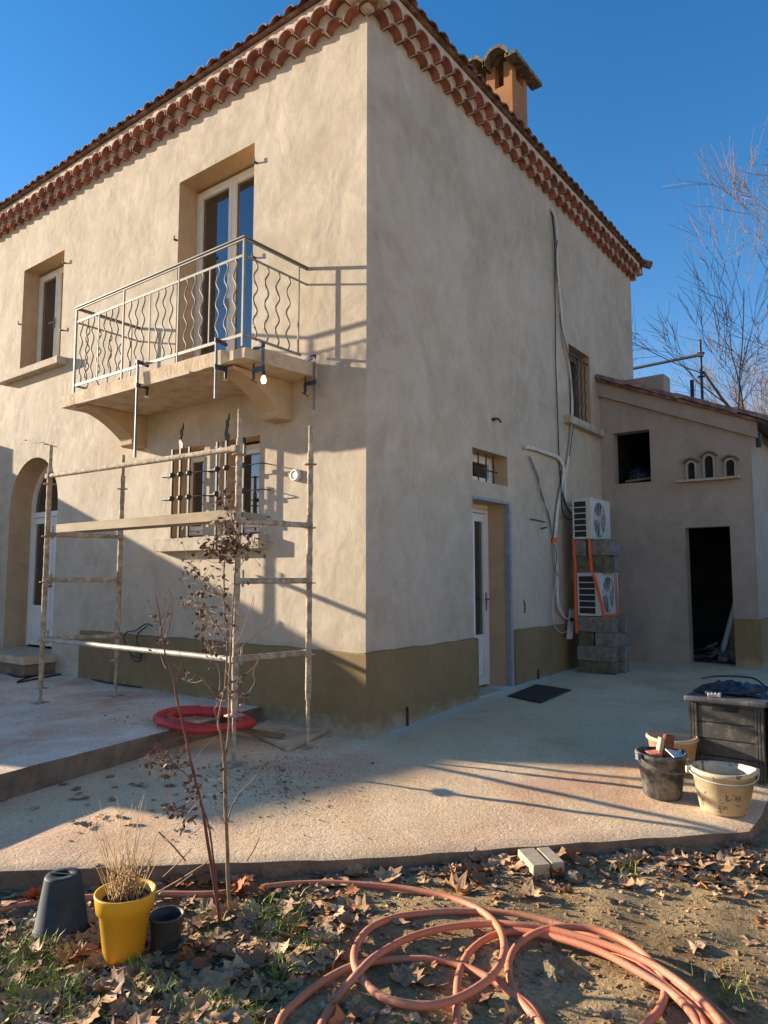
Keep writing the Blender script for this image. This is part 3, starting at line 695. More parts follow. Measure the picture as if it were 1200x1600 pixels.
# balcony
SLZ0, SLZ1 = 3.435, 3.572
mb = MB(); n = 30; top = []; bot = []
def jag(i, k): return 0.004*math.sin(i*1.9+k)+.004*math.sin(i*.7*k)
front = [(-3.93+(3.93-.73)*i/n, -.875+jag(i, 1)*.6) for i in range(n+1)]
side_ = [(-.73+(.11)*i/8, -.875+.875*i/8) for i in range(1, 9)]
ring = front+side_+[(-3.93, 0)]
vt = [(x, y, SLZ1+jag(i, 2)*.6) for i, (x, y) in enumerate(ring)]; vb = [(x+(.02 if i == 0 else 0), y+.006, SLZ0+jag(i, 3)) for i, (x, y) in enumerate(ring)]
for k in (28, 29, 30, 31): vt[k] = (vt[k][0]-.015, vt[k][1]+.03, vt[k][2]-.025); vb[k] = (vb[k][0]-.02*(k-27)*.5, vb[k][1]+.025, vb[k][2]+.02)
m_ = len(ring)
mb.add(vt+vb, [tuple(range(m_)), tuple(range(2*m_-1, m_-1, -1))]+[(i, m_+i, m_+(i+1) % m_, (i+1) % m_) for i in range(m_)])
bal = mb.build('balcony', 'slab', house)
mb = MB()
for a, b in ((-3.50, -2.35), (-2.1, -1.5)): mb = MB(); mb.box(a, b, -.883, -.86, SLZ0-.012, SLZ0+.012); mb.build('edge_batten', 'mortar', bal)
for x0 in (-3.72, -1.22):
    mb = MB(); pr = [(0, SLZ0), (-.78, SLZ0), (-.78, 3.40)] + [(-.78+.60*math.sin(t_*math.pi/2)**1.0*1.0 if False else -.74+.52*t_, 3.395-.26*(t_**1.7)) for t_ in [k/10 for k in range(11)]] + [(-.20, 3.115), (-.20, 3.06), (-.17, 3.04), (0, 3.04)]
    mb.prism([(x0, y_, z_) for y_, z_ in pr], (.25, 0, 0)); mb.build('corbel', 'reveal', bal, bevel=.008)
# railing
rl = MB(); yr = -.845; xr = -.778; xl = -3.68
rl.box(xl-.02, xr+.02, yr-.02, yr+.02, 4.597, 4.609); rl.box(xr-.02, xr+.02, yr+.02, 0, 4.597, 4.609); rl.box(xl-.02, xl+.02, yr+.02, 0, 4.597, 4.609)
railing = rl.build('railing', 'handrail', house)
rl = MB()
rl.box(xl-.012, xr+.012, yr-.008, yr+.008, 4.575, 4.596); rl.box(xl-.01, xr+.01, yr-.006, yr+.006, 4.415, 4.440); rl.box(xl-.01, xr+.01, yr-.006, yr+.006, 3.655, 3.685)
for xx in (xr, xl):
    rl.box(xx-.006, xx+.006, yr+.012, 0, 4.577, 4.595); rl.box(xx-.006, xx+.006, yr+.008, 0, 4.418, 4.437); rl.box(xx-.006, xx+.006, yr+.008, -.08, 3.658, 3.682)
rl.build('rails', 'rail', railing)
posts = [(xl, yr), (-2.71, yr), (-1.745, yr), (xr, yr), (xr, -.12), (xl, -.12)]
for x, y in posts:
    p = MB(); s_ = (.0105 if x in (xl, xr) else .008) if y == yr else .007; p.box(x-s_, x+s_, y-s_-.001, y+s_+.001, 3.56 if y == yr else 3.66, 4.576 if y == yr else 4.577); p.build('railing_post', 'rail', railing)
def wavy(x, y, ax, ph=1):
    p = MB(); n = 48; L = 4.416-3.684
    pts = []
    for i in range(n+1):
        t_ = i/n; o = ph*.024*math.sin(t_*2*math.pi*3.4+.4)
        pts.append((x+(o if ax == 'x' else 0), y+(o if ax == 'y' else 0), 3.684+L*t_))
    p.tube(pts, .0085, 6); p.build('wavy_baluster', 'rail', railing)
px_ = [xl, -2.71, -1.745, xr]
for k in range(3):
    a, b = px_[k], px_[k+1]
    for j in range(1, 8):
        x = a+(b-a)*j/8
        if j == 4: p = MB(); p.box(x-.006, x+.006, yr-.006, yr+.006, 3.684, 4.416); p.build('baluster', 'rail', railing)
        else: wavy(x, yr, 'x')
for xx in (xr, xl):
    for j in range(1, 5): wavy(xx, yr+(-.12-yr)*j/5, 'y')
# left wing of the house (left of the frame)
mb = MB(); XW = -9.0
prof = [(0.3, -.3), (0.3, 3.92), (-.60, 3.92), (-.605, 3.56), (-2.45, 2.90), (-2.9, 2.48), (-4.9, 2.35), (-5.0, -.3)]
mb.prism([(XW, y_, z_) for y_, z_ in prof], (-4, 0, 0)); mb.build('wing', 'plaster', house)

# ------------------------------------------------------------------ annex
YA = 6.1; XA = 2.197
annex = thing('annex', 'low grey-beige annex with sloping tiled verge, dark doorway and three small arched niches', 'outbuilding', (1.1, 7.8, 0.15))
zv = lambda x: 4.60-0.424*x
DR = (1.253, 1.872, -0.1, 2.19); WN = (.205, .783, 2.93, 3.755)
mb = MB()
us = [0.0, .205, .783, 1.253, 1.872, XA]; 
holes = [DR, WN]
for i in range(len(us)-1):
    a, b = us[i], us[i+1]; cu = (a+b)/2
    segs = [(-.3, None)]
    if DR[0] < cu < DR[1]: segs = [(2.19, None)]
    if WN[0] < cu < WN[1]: segs = [(-.3, 2.93), (3.755, None)]
    for z0, z1 in segs:
        mb.quad((a, YA, z0), (b, YA, z0), (b, YA, z1 if z1 else zv(b)), (a, YA, z1 if z1 else zv(a)))
PA = lambda u, z, d: (u, YA+d, z)
reveals(mb, DR, .22, PA, False); reveals(mb, WN, .22, PA)
mb.quad((XA, YA, -.3), (XA, 9.6, -.3), (XA, 9.6, zv(XA)), (XA, YA, zv(XA)))
mb.quad((0, 9.6, -.3), (XA, 9.6, -.3), (XA, 9.6, zv(XA)), (0, 9.6, zv(0)))
mb.quad((0, 7.9, -.3), (0, 9.6, -.3), (0, 9.6, zv(0)), (0, 7.9, zv(0)))
aw = mb.build('wall', 'annex', annex)
# inner room
mb = MB(); y0, y1 = YA+.22, 9.4
mb.quad((.02, y1, 0), (XA-.2, y1, 0), (XA-.2, y1, 4.4), (.02, y1, 4.4)); mb.quad((.02, y0, 0), (.02, y1, 0), (.02, y1, 4.4), (.02, y0, 4.4))
mb.quad((XA-.2, y0, 0), (XA-.2, y1, 0), (XA-.2, y1, 3.6), (XA-.2, y0, 3.6)); mb.quad((.02, y0, .19), (XA-.2, y0, .19), (XA-.2, y1, .19), (.02, y1, .19))
mb.quad((.02, y0, 2.75), (XA-.2, y0, 2.75), (XA-.2, y1, 2.75), (.02, y1, 2.75))
for h in (0,):
    mb.quad((.02, y0, -.2), (DR[0], y0, -.2), (DR[0], y0, 2.9), (.02, y0, 2.9)); mb.quad((DR[1], y0, -.2), (XA-.2, y0, -.2), (XA-.2, y0, 3.6), (DR[1], y0, 3.6)); mb.quad((DR[0], y0, 2.2), (DR[1], y0, 2.2), (DR[1], y0, 3.9), (DR[0], y0, 3.9))
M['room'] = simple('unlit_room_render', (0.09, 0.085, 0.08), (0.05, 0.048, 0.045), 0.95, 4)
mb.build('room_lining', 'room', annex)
# plinth
mb = MB(); mb.box(DR[1]+.005, XA+.022, YA-.022, YA+.02, -.3, .86); mb.box(XA, XA+.0225, YA+.0201, 9.6, -.3, .86); mb.build('plinth', 'plinth', annex)
# verge band, roof deck, tiles
mb = MB(); p = .07
mb.prism([(-.0, YA-p, zv(0)-.20), (2.30, YA-p, zv(2.30)-.20), (2.30, YA-p, zv(2.30)+.03), (0, YA-p, zv(0)+.03)], (0, p+.001, 0)); mb.build('verge_band', 'annex', annex)
mb = MB()
mb.prism([(0, YA-.14, zv(0)+.031), (2.42, YA-.14, zv(2.42)+.031), (2.42, YA-.14, zv(2.42)+.075), (0, YA-.14, zv(0)+.075)], (0, 3.6, 0))
aroof = mb.build('roof', 'rooftile', annex)
mb = MB()
for r_i in range(9):
    yy = YA-.10+r_i*.2; s0 = 0.02
    for k in range(6):
        a = s0+k*.40; b = a+.46; j = random.uniform(-.012, .012); lift = .012*(k % 2)+.055*math.sin(min(1, r_i/5)*1.57)*(1 if 0.6 < a < 2.2 else .3)
        pts = [(0, -.085), (0, 0)]
        ringf = lambda x, z, rr: [(x, yy+j-rr*math.cos(math.pi*q/7), z+rr*.85*math.sin(math.pi*q/7)) for q in range(8)]
        A0 = ringf(a, zv(a)+.08+lift, .085); B0 = ringf(b, zv(b)+.065+lift, .1)
        for q in range(7): mb.add([A0[q], A0[q+1], B0[q+1], B0[q]], [(0, 1, 2, 3)], True)
        mb.add(B0, [tuple(range(8))])
mb.build('roof_tiles', 'rooftile', aroof)
mb = MB(); mb.tube([(2.47, YA-.2, 3.60), (2.47, 9.7, 3.60)], .07, 12); mb.build('gutter', 'black', annex)
mb = MB(); mb.tube([(2.30, YA-.0, 3.5), (2.30, YA+.02, 3.3)], .04, 10); mb.build('downpipe', 'black', annex)
# window white bead
for a_ in ((WN[0]-.022, WN[0]+.002, YA-.008, YA+.03, WN[2], WN[3]), (DR[0]-.022, DR[0]+.002, YA-.008, YA+.03, .18, DR[3]), (XA-.012, XA+.004, YA-.006, YA+.008, .87, zv(XA)-.2)):
    mb = MB(); mb.box(*a_); mb.build('corner_bead', 'annex', annex)
# niches and ledge
mb = MB(); mb.box(1.185, 2.05, YA-.12, YA+.02, 2.868, 2.905); mb.build('ledge', 'sillstone', annex, bevel=.004)
for (a, b, zt) in ((1.335, 1.435, 3.165), (1.575, 1.69, 3.24), (1.865, 1.975, 3.15)):
    c = (a+b)/2; r = (b-a)/2; sp = zt-r
    mb = MB(); N_ = 10
    outl = [(a, 2.905), (b, 2.905)] + [(c+r*math.cos(math.pi*k/N_), sp+r*math.sin(math.pi*k/N_)) for k in range(N_+1)]
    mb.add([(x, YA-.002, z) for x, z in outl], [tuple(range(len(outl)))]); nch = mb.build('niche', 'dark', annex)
    mb = MB(); ro = r+.075; ri = r+.055
    for k in range(N_):
        t0 = math.pi*(.12+.76*k/N_); t1 = math.pi*(.12+.76*(k+1)/N_)
        q = lambda rr, t_: (c+rr*math.cos(t_), YA-.07, sp+.0+rr*math.sin(t_))
        mb.prism([q(ro, t0), q(ro, t1), q(ri, t1), q(ri, t0)], (0, .075, 0))
    mb.build('niche_hood', 'kerb', nch)
    mb = MB()
    for k in range(N_):
        t0 = math.pi*k/N_; t1 = math.pi*(k+1)/N_
        q = lambda rr, t_: (c+rr*math.cos(t_), YA-.045, sp+rr*math.sin(t_))
        mb.prism([q(r+.028, t0), q(r+.028, t1), q(r, t1), q(r, t0)], (0, .045, 0))
    mb.box(a-.028, a, YA-.045, YA, 2.906, sp); mb.box(b, b+.028, YA-.045, YA, 2.906, sp); mb.build('niche_rim', 'annex', nch)
# stump wall above the annex roof
q = on(1038, 583, 1, 7.0)
mb = MB(); mb.prism([(0.001, 7.0, 4.2), (q.x, 7.0, 4.2), (q.x, 7.0, q.z), (0.001, 7.0, q.z)], (0, .35, 0)); mb.build('parapet', 'annex', annex, bevel=.03)
q = on(1081, 594, 1, 8.5); mb = MB(); mb.tube([(q.x, 8.5, 4.0), (q.x, 8.5, q.z)], .035, 10); mb.build('roof_vent', 'black', annex)

# things stored in the annex
def single(mb, name, mat, label, cat, group=None, bevel=0):
    o = mb.build(name, mat, None, bevel); recentre(o); tag(o, label, cat, group); return o
mb = MB(); mb.tube([(1.45, 7.2, .2), (1.78, 7.5, 1.55)], .045, 10); single(mb, 'stored_pipe', 'white', 'pale pipe leaning in the dark annex doorway, the thicker one', 'pipe')
mb = MB(); mb.obox((1.72, 7.1, .85), (.09, .05, 1.5), 0, 0, R_(10)); single(mb, 'stored_plank', 'wood', 'plank leaning upright in the dark annex doorway', 'plank')
mb = MB()
for k in range(26):
    c = Vector((random.uniform(1.3, 1.85), random.uniform(6.5, 7.4), .2+random.uniform(0, .22))); mb.obox(c, (random.uniform(.06, .22), random.uniform(.05, .15), random.uniform(.03, .1)), random.uniform(0, 3), random.uniform(-.5, .5), random.uniform(-.5, .5))
o = mb.build('rubble_heap', 'block'); recentre(o); tag(o, 'heap of dark rubble on the floor behind the annex doorway', 'rubble'); o['kind'] = 'stuff'
mb = MB()
for j in range(9):
    pass
v = []; nn = 14
for j in range(8):
    for i in range(nn):
        t_ = 2*math.pi*i/nn; ph = j/7*math.pi/2; rr = math.cos(ph); v.append((.47+.22*rr*math.cos(t_)*(1+.12*math.sin(3*t_+j)), 6.55+.17*rr*math.sin(t_), 3.0+.24*math.sin(ph)*(1+.1*math.sin(2*t_))))
mb.add(v, [(j*nn+i, j*nn+(i+1) % nn, (j+1)*nn+(i+1) % nn, (j+1)*nn+i) for j in range(7) for i in range(nn)], True)
single(mb, 'plastic_bag', 'bagplastic', 'bulging dark plastic sack in the square annex opening', 'bag')
mb = MB(); mb.obox((.55, 6.33, 3.0), (.45, .10, .03), R_(4), 0, R_(-4)); single(mb, 'loose_board', 'wood', 'short board lying in the square annex opening before the sack', 'board')
mb = MB(); mb.box(.03, .95, 6.32, 6.95, 2.93, 2.955); mb.build('loft_floor', 'wood', annex)

# ------------------------------------------------------------------ scaffold in front of the facade
sc = thing('scaffold_tower', 'mortar-splashed tubular scaffold standing under the balcony before the barred windows', 'scaffold', (-1.8, -.9, 0.05))
FY, BY = -1.25, -.53; P1 = (-3.36, FY); P2 = (-3.12, BY); P3 = (-.33, FY); P4 = (-.21, BY)
def crust(a, b, r, n=26, amp=.0045):
    a = Vector(a); b = Vector(b); pts = [a.lerp(b, i/n) for i in range(n+1)]
    return pts, [r+random.uniform(-.3, 1)*amp for _ in pts]
def post(p, z0, z1, ztube, plate):
    m = MB(); pts, rr = crust((p[0], p[1], ztube), (p[0], p[1], z1-.24), 0.0255, 60, .0035); m.tube(pts, rr, 10)
    m.tube([(p[0], p[1], z1-.25), (p[0], p[1], z1)], .019, 10)
    m.tube([(p[0], p[1], z0+.012), (p[0], p[1], ztube+.02)], .017, 8)
    po = m.build('scaffold_post', 'scaf', sc)
    for z in (.80, 1.42, 1.905, 2.47):
        m = MB(); m.lathe([(0, -.005), (.055, -.005), (.062, 0), (.055, .005), (0, .005)], (p[0], p[1], z-.02), 14)
        m.build('rosette', 'scaf', po)
    m = MB(); m.box(p[0]-.075, p[0]+.075, p[1]-.075, p[1]+.075, z0, z0+.01)
    m.build('base_plate', 'scaf', po)
    if plate: m = MB(); m.lathe([(0, -.004), (.06, -.004), (.085, 0), (.02, .02), (0, .02)], (p[0], p[1], plate), 12)
    if plate: m.build('jack_collar', 'scaf', po)
post(P1, ZT, 2.87, .30, .29); post(P2, ZT, 2.84, .56, .53); post(P3, zpat(*P3), 2.825, .38, .36); post(P4, zpat(*P4), 2.80, .40, None)
def rail(a, b, r=.0242, m='scaf'):
    k = MB(); pts, rr = crust(a, b, r, 40, .002); k.tube(pts, rr, 10)
    for e_ in (a, b): k.obox(e_, (.06, .06, .05))
    k.build('scaffold_rail', m, sc)
o_ = .03
rail((P1[0]+.02, FY-.02, 2.53), (P3[0]-.02, FY-.02, 2.50)); rail((P1[0]+.02, FY-.01, .80), (P3[0]-.02, FY-.01, .795), m='scafclean')
for z in (.80, 1.42, 1.905):
    rail((P1[0], P1[1]+.03, z+.0), (P2[0], P2[1]-.03, z-.0)); rail((P3[0], P3[1]+.03, z), (P4[0], P4[1]-.03, z))
for p in (P1, P2, P3, P4):
    for z in (.80, 1.42, 1.905):
        k = MB(); k.box(p[0]-.005, p[0]+.005, p[1]-.045, p[1]-.035, z-.07, z+.05) if False else k.obox((p[0]+.02, p[1]+(.045 if p[1] == FY else -.045), z+.02), (.008, .02, .14)); k.build('wedge', 'scaf', sc)
mb = MB(); mb.box(-3.12, P3[0]-.01, FY-.0, FY+.32, 1.93, 1.985); mb.box(-3.12, P3[0]-.01, FY-.035, FY-.001, 1.915, 2.0)
for k in range(60): mb.lathe([(.0, 0), (random.uniform(.004, .014), .001), (.002, random.uniform(.003, .008))], (random.uniform(-3.1, -.4), FY+random.uniform(.02, .3), 1.985), 6)
single(mb, 'scaffold_deck', 'deck', 'mortar-splashed deck plank lying across the scaffold at window height', 'plank', bevel=.004)

# ------------------------------------------------------------------ clamps and bulb on the balcony
CG = 'clamps hanging on the balcony slab'
def clamp(base, din, zt, zb, zj, label, bw_=.026):
    x, y = base; d = Vector((din[0], din[1], 0)); t_ = thing('bar_clamp', label, 'clamp', (x, y, zb), CG)
    s_ = Vector((-d.y, d.x, 0))
    def bx(m, a0, a1, w_, z0, z1): 
        c0 = Vector((x, y, 0)); m.prism([c0+d*a0-s_*w_+Vector((0, 0, z0)), c0+d*a1-s_*w_+Vector((0, 0, z0)), c0+d*a1+s_*w_+Vector((0, 0, z0)), c0+d*a0+s_*w_+Vector((0, 0, z0))], (0, 0, z1-z0))
    m = MB(); bx(m, -.005, .022, .005, zb, zt); m.build('clamp_bar', 'steel', t_)
    m = MB(); c0 = Vector((x, y, 0)); q = lambda a, z: c0+d*a+Vector((0, 0, z))-s_*.009
    m.prism([q(-.012, zt-.035), q(.03, zt-.035), q(.13, zt-.045), q(.14, zt-.03), q(.13, zt-.015), q(.03, zt+.005), q(-.012, zt+.005)], s_*.018); m.build('fixed_jaw', 'clampblue', t_)
    m = MB(); m.prism([q(-.012, zj-.025), q(.03, zj-.025), q(.11, zj-.02), q(.14, zj-.035), q(.14, zj+.015), q(.1, zj+.02), q(-.012, zj+.02)], s_*.018); jaw = m.build('sliding_jaw', 'clampblue', t_)
    m = MB(); e = c0+d*.125; m.tube([(e.x, e.y, zj-.10), (e.x, e.y, SLZ0-.004)], .008, 8); m.tube([(e.x, e.y, zj-.03), (e.x, e.y, zj-.085)], .014, 8)
    m.tube([(e.x-s_.x*.045, e.y-s_.y*.045, zj-.115), (e.x+s_.x*.045, e.y+s_.y*.045, zj-.095)], .005, 6); m.build('spindle', 'iron', t_)
clamp((-2.32, -.915), (0, 1), 3.70, 2.68, 3.44, 'longest bar clamp, hanging at the middle of the balcony front')
clamp((-1.07, -.915), (0, 1), 3.675, 3.10, 3.41, 'bar clamp on the balcony front just left of its chipped corner')
clamp((-.655, -.70), (-1, 0), 3.60, 3.28, 3.37, 'short clamp beside the lit bulb at the balcony corner')
q = on(492, 557, 1, -.10)
clamp((q.x, -.10), (-1, 0), q.z+.015, on(491, 640, 1, -.10).z, on(491, 597, 1, -.10).z, 'bar clamp on the balcony side edge, nearest the wall')
b0 = on(412, 592, 0, -.635)
bl = thing('light_bulb', 'small lit bulb dangling on a wire under the balcony corner', 'bulb', (b0.x, b0.y, b0.z))
mb = MB(); mb.lathe([(0.0, -.045), (.016, -.04), (.024, -.02), (.024, -.005), (.014, .02), (.012, .03)], (b0.x, b0.y, b0.z), 14); mb.build('glass_bulb', 'bulb', bl)
mb = MB(); mb.lathe([(.0, .03), (.014, .03), (.016, .04), (.016, .07), (.006, .08), (0, .08)], (b0.x, b0.y, b0.z), 12); mb.build('socket', 'black', bl)
mb = MB(); mb.tube([(b0.x, b0.y, b0.z+.08), (b0.x, b0.y, 3.60), (b0.x-.05, b0.y, 3.61), (xr, b0.y+.02, 3.67)], .004, 5); mb.build('wire', 'black', bl)

# ------------------------------------------------------------------ air conditioners on blocks
BG = 'concrete blocks stacked under the air conditioners'
def cblock(x0, x1, y0, y1, z0, z1, label, m='block', rz=0):
    mb = MB(); c = Vector(((x0+x1)/2, (y0+y1)/2, (z0+z1)/2)); mb.obox(c, (x1-x0, y1-y0, z1-z0), rz)
    return single(mb, 'concrete_block', m, label, 'block', BG, .006)
zb = .125
cblock(.23, .73, 4.40, 4.60, zb, .32, 'chipped grey block at the bottom front of the pile, on the patio', 'blockmoss')
cblock(.27, .79, 4.62, 4.82, zb, .318, 'block at the bottom of the pile, rear one on the patio')
cblock(.22, .72, 4.38, 4.58, .322, .518, 'long block, second layer of the pile at the front', 'block', .02)
cblock(.28, .80, 4.61, 4.81, .322, .516, 'block of the second layer, jutting out right at the rear')
cblock(.24, .45, 4.40, 4.90, .52, .705, 'dark block of the third layer, end-on at the left beside the wall', 'blockmoss')
cblock(.475, .75, 4.39, 4.89, .52, .707, 'block of the third layer, end-on at the right')
cblock(.23, .73, 4.38, 4.58, .709, .915, 'long block directly under the lower air conditioner', 'block', -.015)
cblock(.29, .81, 4.62, 4.83, .709, .912, 'block behind the long one under the lower air conditioner')
cblock(.20, .64, 4.42, 4.62, 1.515, 1.745, 'mossy long block lying on the lower air conditioner', 'blockmoss')
cblock(.26, .68, 4.66, 4.86, 1.515, 1.743, 'block on the lower air conditioner, behind the mossy one')
cblock(.20, .37, 4.40, 4.90, 1.748, 1.97, 'left end-on block directly under the upper air conditioner')
cblock(.39, .70, 4.42, 4.90, 1.748, 1.972, 'right end-on block directly under the upper air conditioner')
def ac_unit(x0, x1, y0, y1, z0, z1, label):
    t_ = thing('air_conditioner', label, 'air conditioner', ((x0+x1)/2, (y0+y1)/2, z0), 'outdoor air conditioner units')
    m = MB(); m.box(x0, x1, y0+.012, y1, z0, z1); m.box(x0-.005, x1+.005, y0+.005, y1+.005, z1, z1+.018)
    m.box(x0, x0+.022, y0, y0+.012, z0, z1); m.box(x1-.075, x1, y0, y0+.012, z0, z1); m.box(x0+.022, x1-.075, y0, y0+.012, z1-.03, z1); m.box(x0+.022, x1-.075, y0, y0+.012, z0, z0+.03)
    for k in range(1, 6):
        z = z0+.03+(z1-z0-.06)*k/6; m.box(x0+.022, x1-.075, y0-.001, y0+.010, z-.007, z+.007)
    for k in range(14): z = z0+.05+k*(z1-z0-.1)/13; m.box(x1-.055, x1-.02, y0-.003, y0+.002, z-.005, z+.005)
    m.build('casing', 'ac', t_, bevel=.004)
    m = MB(); m.quad((x0+.02, y0+.0105, z0+.03), (x1-.07, y0+.0105, z0+.03), (x1-.07, y0+.0105, z1-.03), (x0+.02, y0+.0105, z1-.03)); m.build('coil', 'fin', t_)
    # fan grille on the +x face
    cy = y0+(y1-y0)*.40; cz = (z0+z1)/2; r = min((z1-z0)/2-.025, .25)
    m = MB(); n = 36
    ringp = lambda rr, dx: [(x1+dx, cy+rr*math.cos(2*math.pi*k/n), cz+rr*math.sin(2*math.pi*k/n)) for k in range(n)]
    m.tube(ringp(r, .004), .010, 6, closed=True)
    for rr in [r*k/9 for k in range(1, 9)]: m.tube(ringp(rr, .012), .0028, 4, closed=True)
    for k in range(12): a = 2*math.pi*k/12; m.tube([(x1+.012, cy, cz), (x1+.006, cy+r*math.cos(a), cz+r*math.sin(a))], .003, 4)
    m.build('fan_grille', 'ac', t_)
    m = MB(); m.add(ringp(r-.008, .0015), [tuple(range(n))]); fs_ = m.build('fan_shroud', 'black', t_)
    m = MB()
    for k in range(3):
        a = 2*math.pi*k/3+.5; pts = []
        for s in range(6): aa = a+s*.13; pts.append((x1+.003+.004*s/5, cy+r*.88*math.cos(aa), cz+r*.88*math.sin(aa)))
        m.add([(x1+.003, cy+.04*math.cos(a), cz+.04*math.sin(a))]+pts+[(x1+.007, cy+.04*math.cos(a+.6), cz+.04*math.sin(a+.6))], [tuple(range(8))])
    m.tube([(x1+.001, cy, cz), (x1+.010, cy, cz)], .05, 16); m.build('fan_blades', 'ac', fs_)
    m = MB()
    for yy in (y0+.06, y1-.16): m.box(x0+.02, x1-.02, yy, yy+.05, z0-.008, z0)
    m.build('feet', 'steel', t_)
    return t_
ac_unit(.19, .46, 4.40, 5.15, 1.98, 2.535, 'upper cream air conditioner unit on top of the block pile')
ac_unit(.235, .56, 4.40, 5.12, .925, 1.495, 'lower cream air conditioner unit strapped between the blocks')
mb = MB(); mb.prism([(.5, 4.398, 1.37), (.535, 4.398, 1.42), (.545, 4.398, 1.41), (.51, 4.398, 1.36)], (0, .003, 0))
M['bluetape'] = simple('blue_tape', (.01, .04, .3), None, .5)
# ratchet straps
def strap(label, segs, wd=.038):
    m = MB()
    for a, b, ax in segs:
        a = Vector(a); b = Vector(b)
        d = (b-a).normalized(); wv = Vector(ax)*wd/2; nrm = d.cross(wv).normalized()*.0025
        m.prism([a-wv-nrm, a+wv-nrm, a+wv+nrm, a-wv+nrm], b-a)
    o = m.build('ratchet_strap', 'orange'); recentre(o); tag(o, label, 'strap', 'orange straps round the air conditioners'); return o
s1 = strap('left orange strap running down beside the unit grilles', [((.205, 4.385, 1.99), (.215, 4.385, 1.74), (1, 0, 0)), ((.215, 4.39, 1.74), (.225, 4.385, 1.51), (1, 0, 0)), ((.215, 4.38, 1.51), (.222, 4.37, .93), (1, 0, 0)), ((.222, 4.37, .93), (.232, 4.36, .68), (1, 0, 0))])
m = MB(); m.obox((.222, 4.36, 1.02), (.045, .03, .05)); m.build('buckle', 'black', s1) if False else None
s2 = strap('right orange strap looped round the fan side of the lower unit', [((.43, 4.385, 1.985), (.455, 4.385, 1.51), (1, 0, 0)), ((.475, 4.385, 1.50), (.575, 4.385, 1.10), (1, 0, 0)), ((.575, 4.385, 1.10), (.60, 4.40, .93), (1, 0, 0)), ((.59, 4.40, .925), (.60, 5.0, .925), (0, 0, 1)), ((.585, 5.02, .93), (.585, 4.96, 1.50), (0, 1, 0))])
# orange cover on strap ends
# ------------------------------------------------------------------ pipes and wires on the right wall
def wpath(pts, x=.035, per=6): return spline([tuple(on(px, py, 0, x)) for px, py in pts], per)
mb = MB(); mb.tube(wpath([(862, 326), (868, 345), (870, 372), (871, 420), (876, 475), (881, 530), (888, 560), (893, 600), (894, 640), (893, 675), (888, 716), (883, 746), (882, 772), (887, 790)])+[(.12, 4.55, 2.42), (.19, 4.5, 2.38)], .02, 8)
single(mb, 'insulated_pipe', 'insul', 'long white insulated pipe dropping from the eaves past the upper side window', 'pipe')
mb = MB()
pa = wpath([(820, 699), (835, 702), (852, 708), (870, 715), (879, 727), (880, 742), (876, 765), (871, 795), (868, 825), (866, 845)])
for dz in (0, .028): mb.tube([(p.x+.0, p.y+dz*.9, p.z+dz*.6) for p in pa], .021, 8)
po = single(mb, 'pipe_pair', 'insul', 'pair of white insulated pipes bending out of the wall and down to the orange tape', 'pipe')
mb = MB(); c = on(866, 844, 0, .04); mb.tube([(c.x, c.y+.01, c.z+.035), (c.x, c.y+.01, c.z-.035)], .042, 10); mb.v = mb.v; mb.build('tape_band', 'orange', po)
mb = MB(); mb.tube(wpath([(866, 848), (869, 880), (870, 910), (871, 940), (875, 955), (883, 965), (893, 968)], .05), .017, 8); mb.tube(wpath([(867, 850), (871, 875), (872, 905), (874, 945), (882, 960)], .07), .007, 6)
single(mb, 'condensate_hose', 'insul', 'thinner white hose below the orange tape curving to the hanging box', 'hose')
mb = MB(); mb.tube(wpath([(871, 900), (866, 925), (864, 955), (867, 978), (877, 989), (888, 985)], .06), .006, 6); single(mb, 'loop_wire', 'insul', 'thin pale wire looped below the hanging box', 'wire')
mb = MB(); mb.tube(wpath([(862, 330), (864, 352), (867, 392), (867, 440), (868, 500), (868, 560), (871, 640), (873, 700), (875, 745), (881, 780), (893, 805)], .025), .008, 6)
mb.tube(wpath([(864, 335), (869, 385), (871, 375), (868, 405), (871, 440)], .06), .006, 5); mb.tube(wpath([(875, 490), (877, 510), (886, 545), (893, 580), (897, 640), (894, 680), (890, 712)], .06), .006, 5)
single(mb, 'black_cable', 'black', 'long thin black cable hanging down the shaded side wall', 'cable')
mb = MB(); mb.tube(wpath([(876, 735), (877, 770), (879, 800), (885, 810), (894, 812)], .07), .009, 6); single(mb, 'drain_hose', 'black', 'dark hose curving into the side of the upper air conditioner', 'hose')
mb = MB()
for k in range(3):
    mb.tube(wpath([(825+k*2, 712+k), (838+k*1.5, 745), (848-k, 775), (856+k, 805), (863, 840)], .03), .004, 5)
mb.tube(wpath([(866, 850), (870, 870), (868, 890), (872, 900)], .075), .006, 5)
single(mb, 'loose_wires', simple('grey_black_wire', (.16, .15, .15), (.03, .03, .03), .6, 40), 'slack bundle of grey wires slanting from the wall to the orange tape', 'wires')
mb = MB(); mb.tube(wpath([(829, 811), (840, 813), (852, 816)], .03), .008, 5); mb.tube(wpath([(847, 826), (853, 824)], .03), .012, 5); single(mb, 'cable_stub', 'iron', 'short dark cable stub poking from the wall left of the pipes', 'cable')
a0 = on(893, 952, 0, .06); a1 = on(888, 998, 0, .08)
jb = MB(); jb.prism([a0+Vector((-.01, -.06, 0)), a0+Vector((.03, .04, 0)), a1+Vector((.03, .04, 0)), a1+Vector((-.01, -.06, 0))], (.02, -.01, 0))
jo = single(jb, 'wall_socket_box', 'insul', 'tilted pale box hanging at the end of the pipes', 'box')
mb = MB(); c = on(892, 968, 0, .09); mb.tube([c, c+Vector((.03, -.02, 0))], .025, 10); k = mb.build('grommet', 'black', jo)

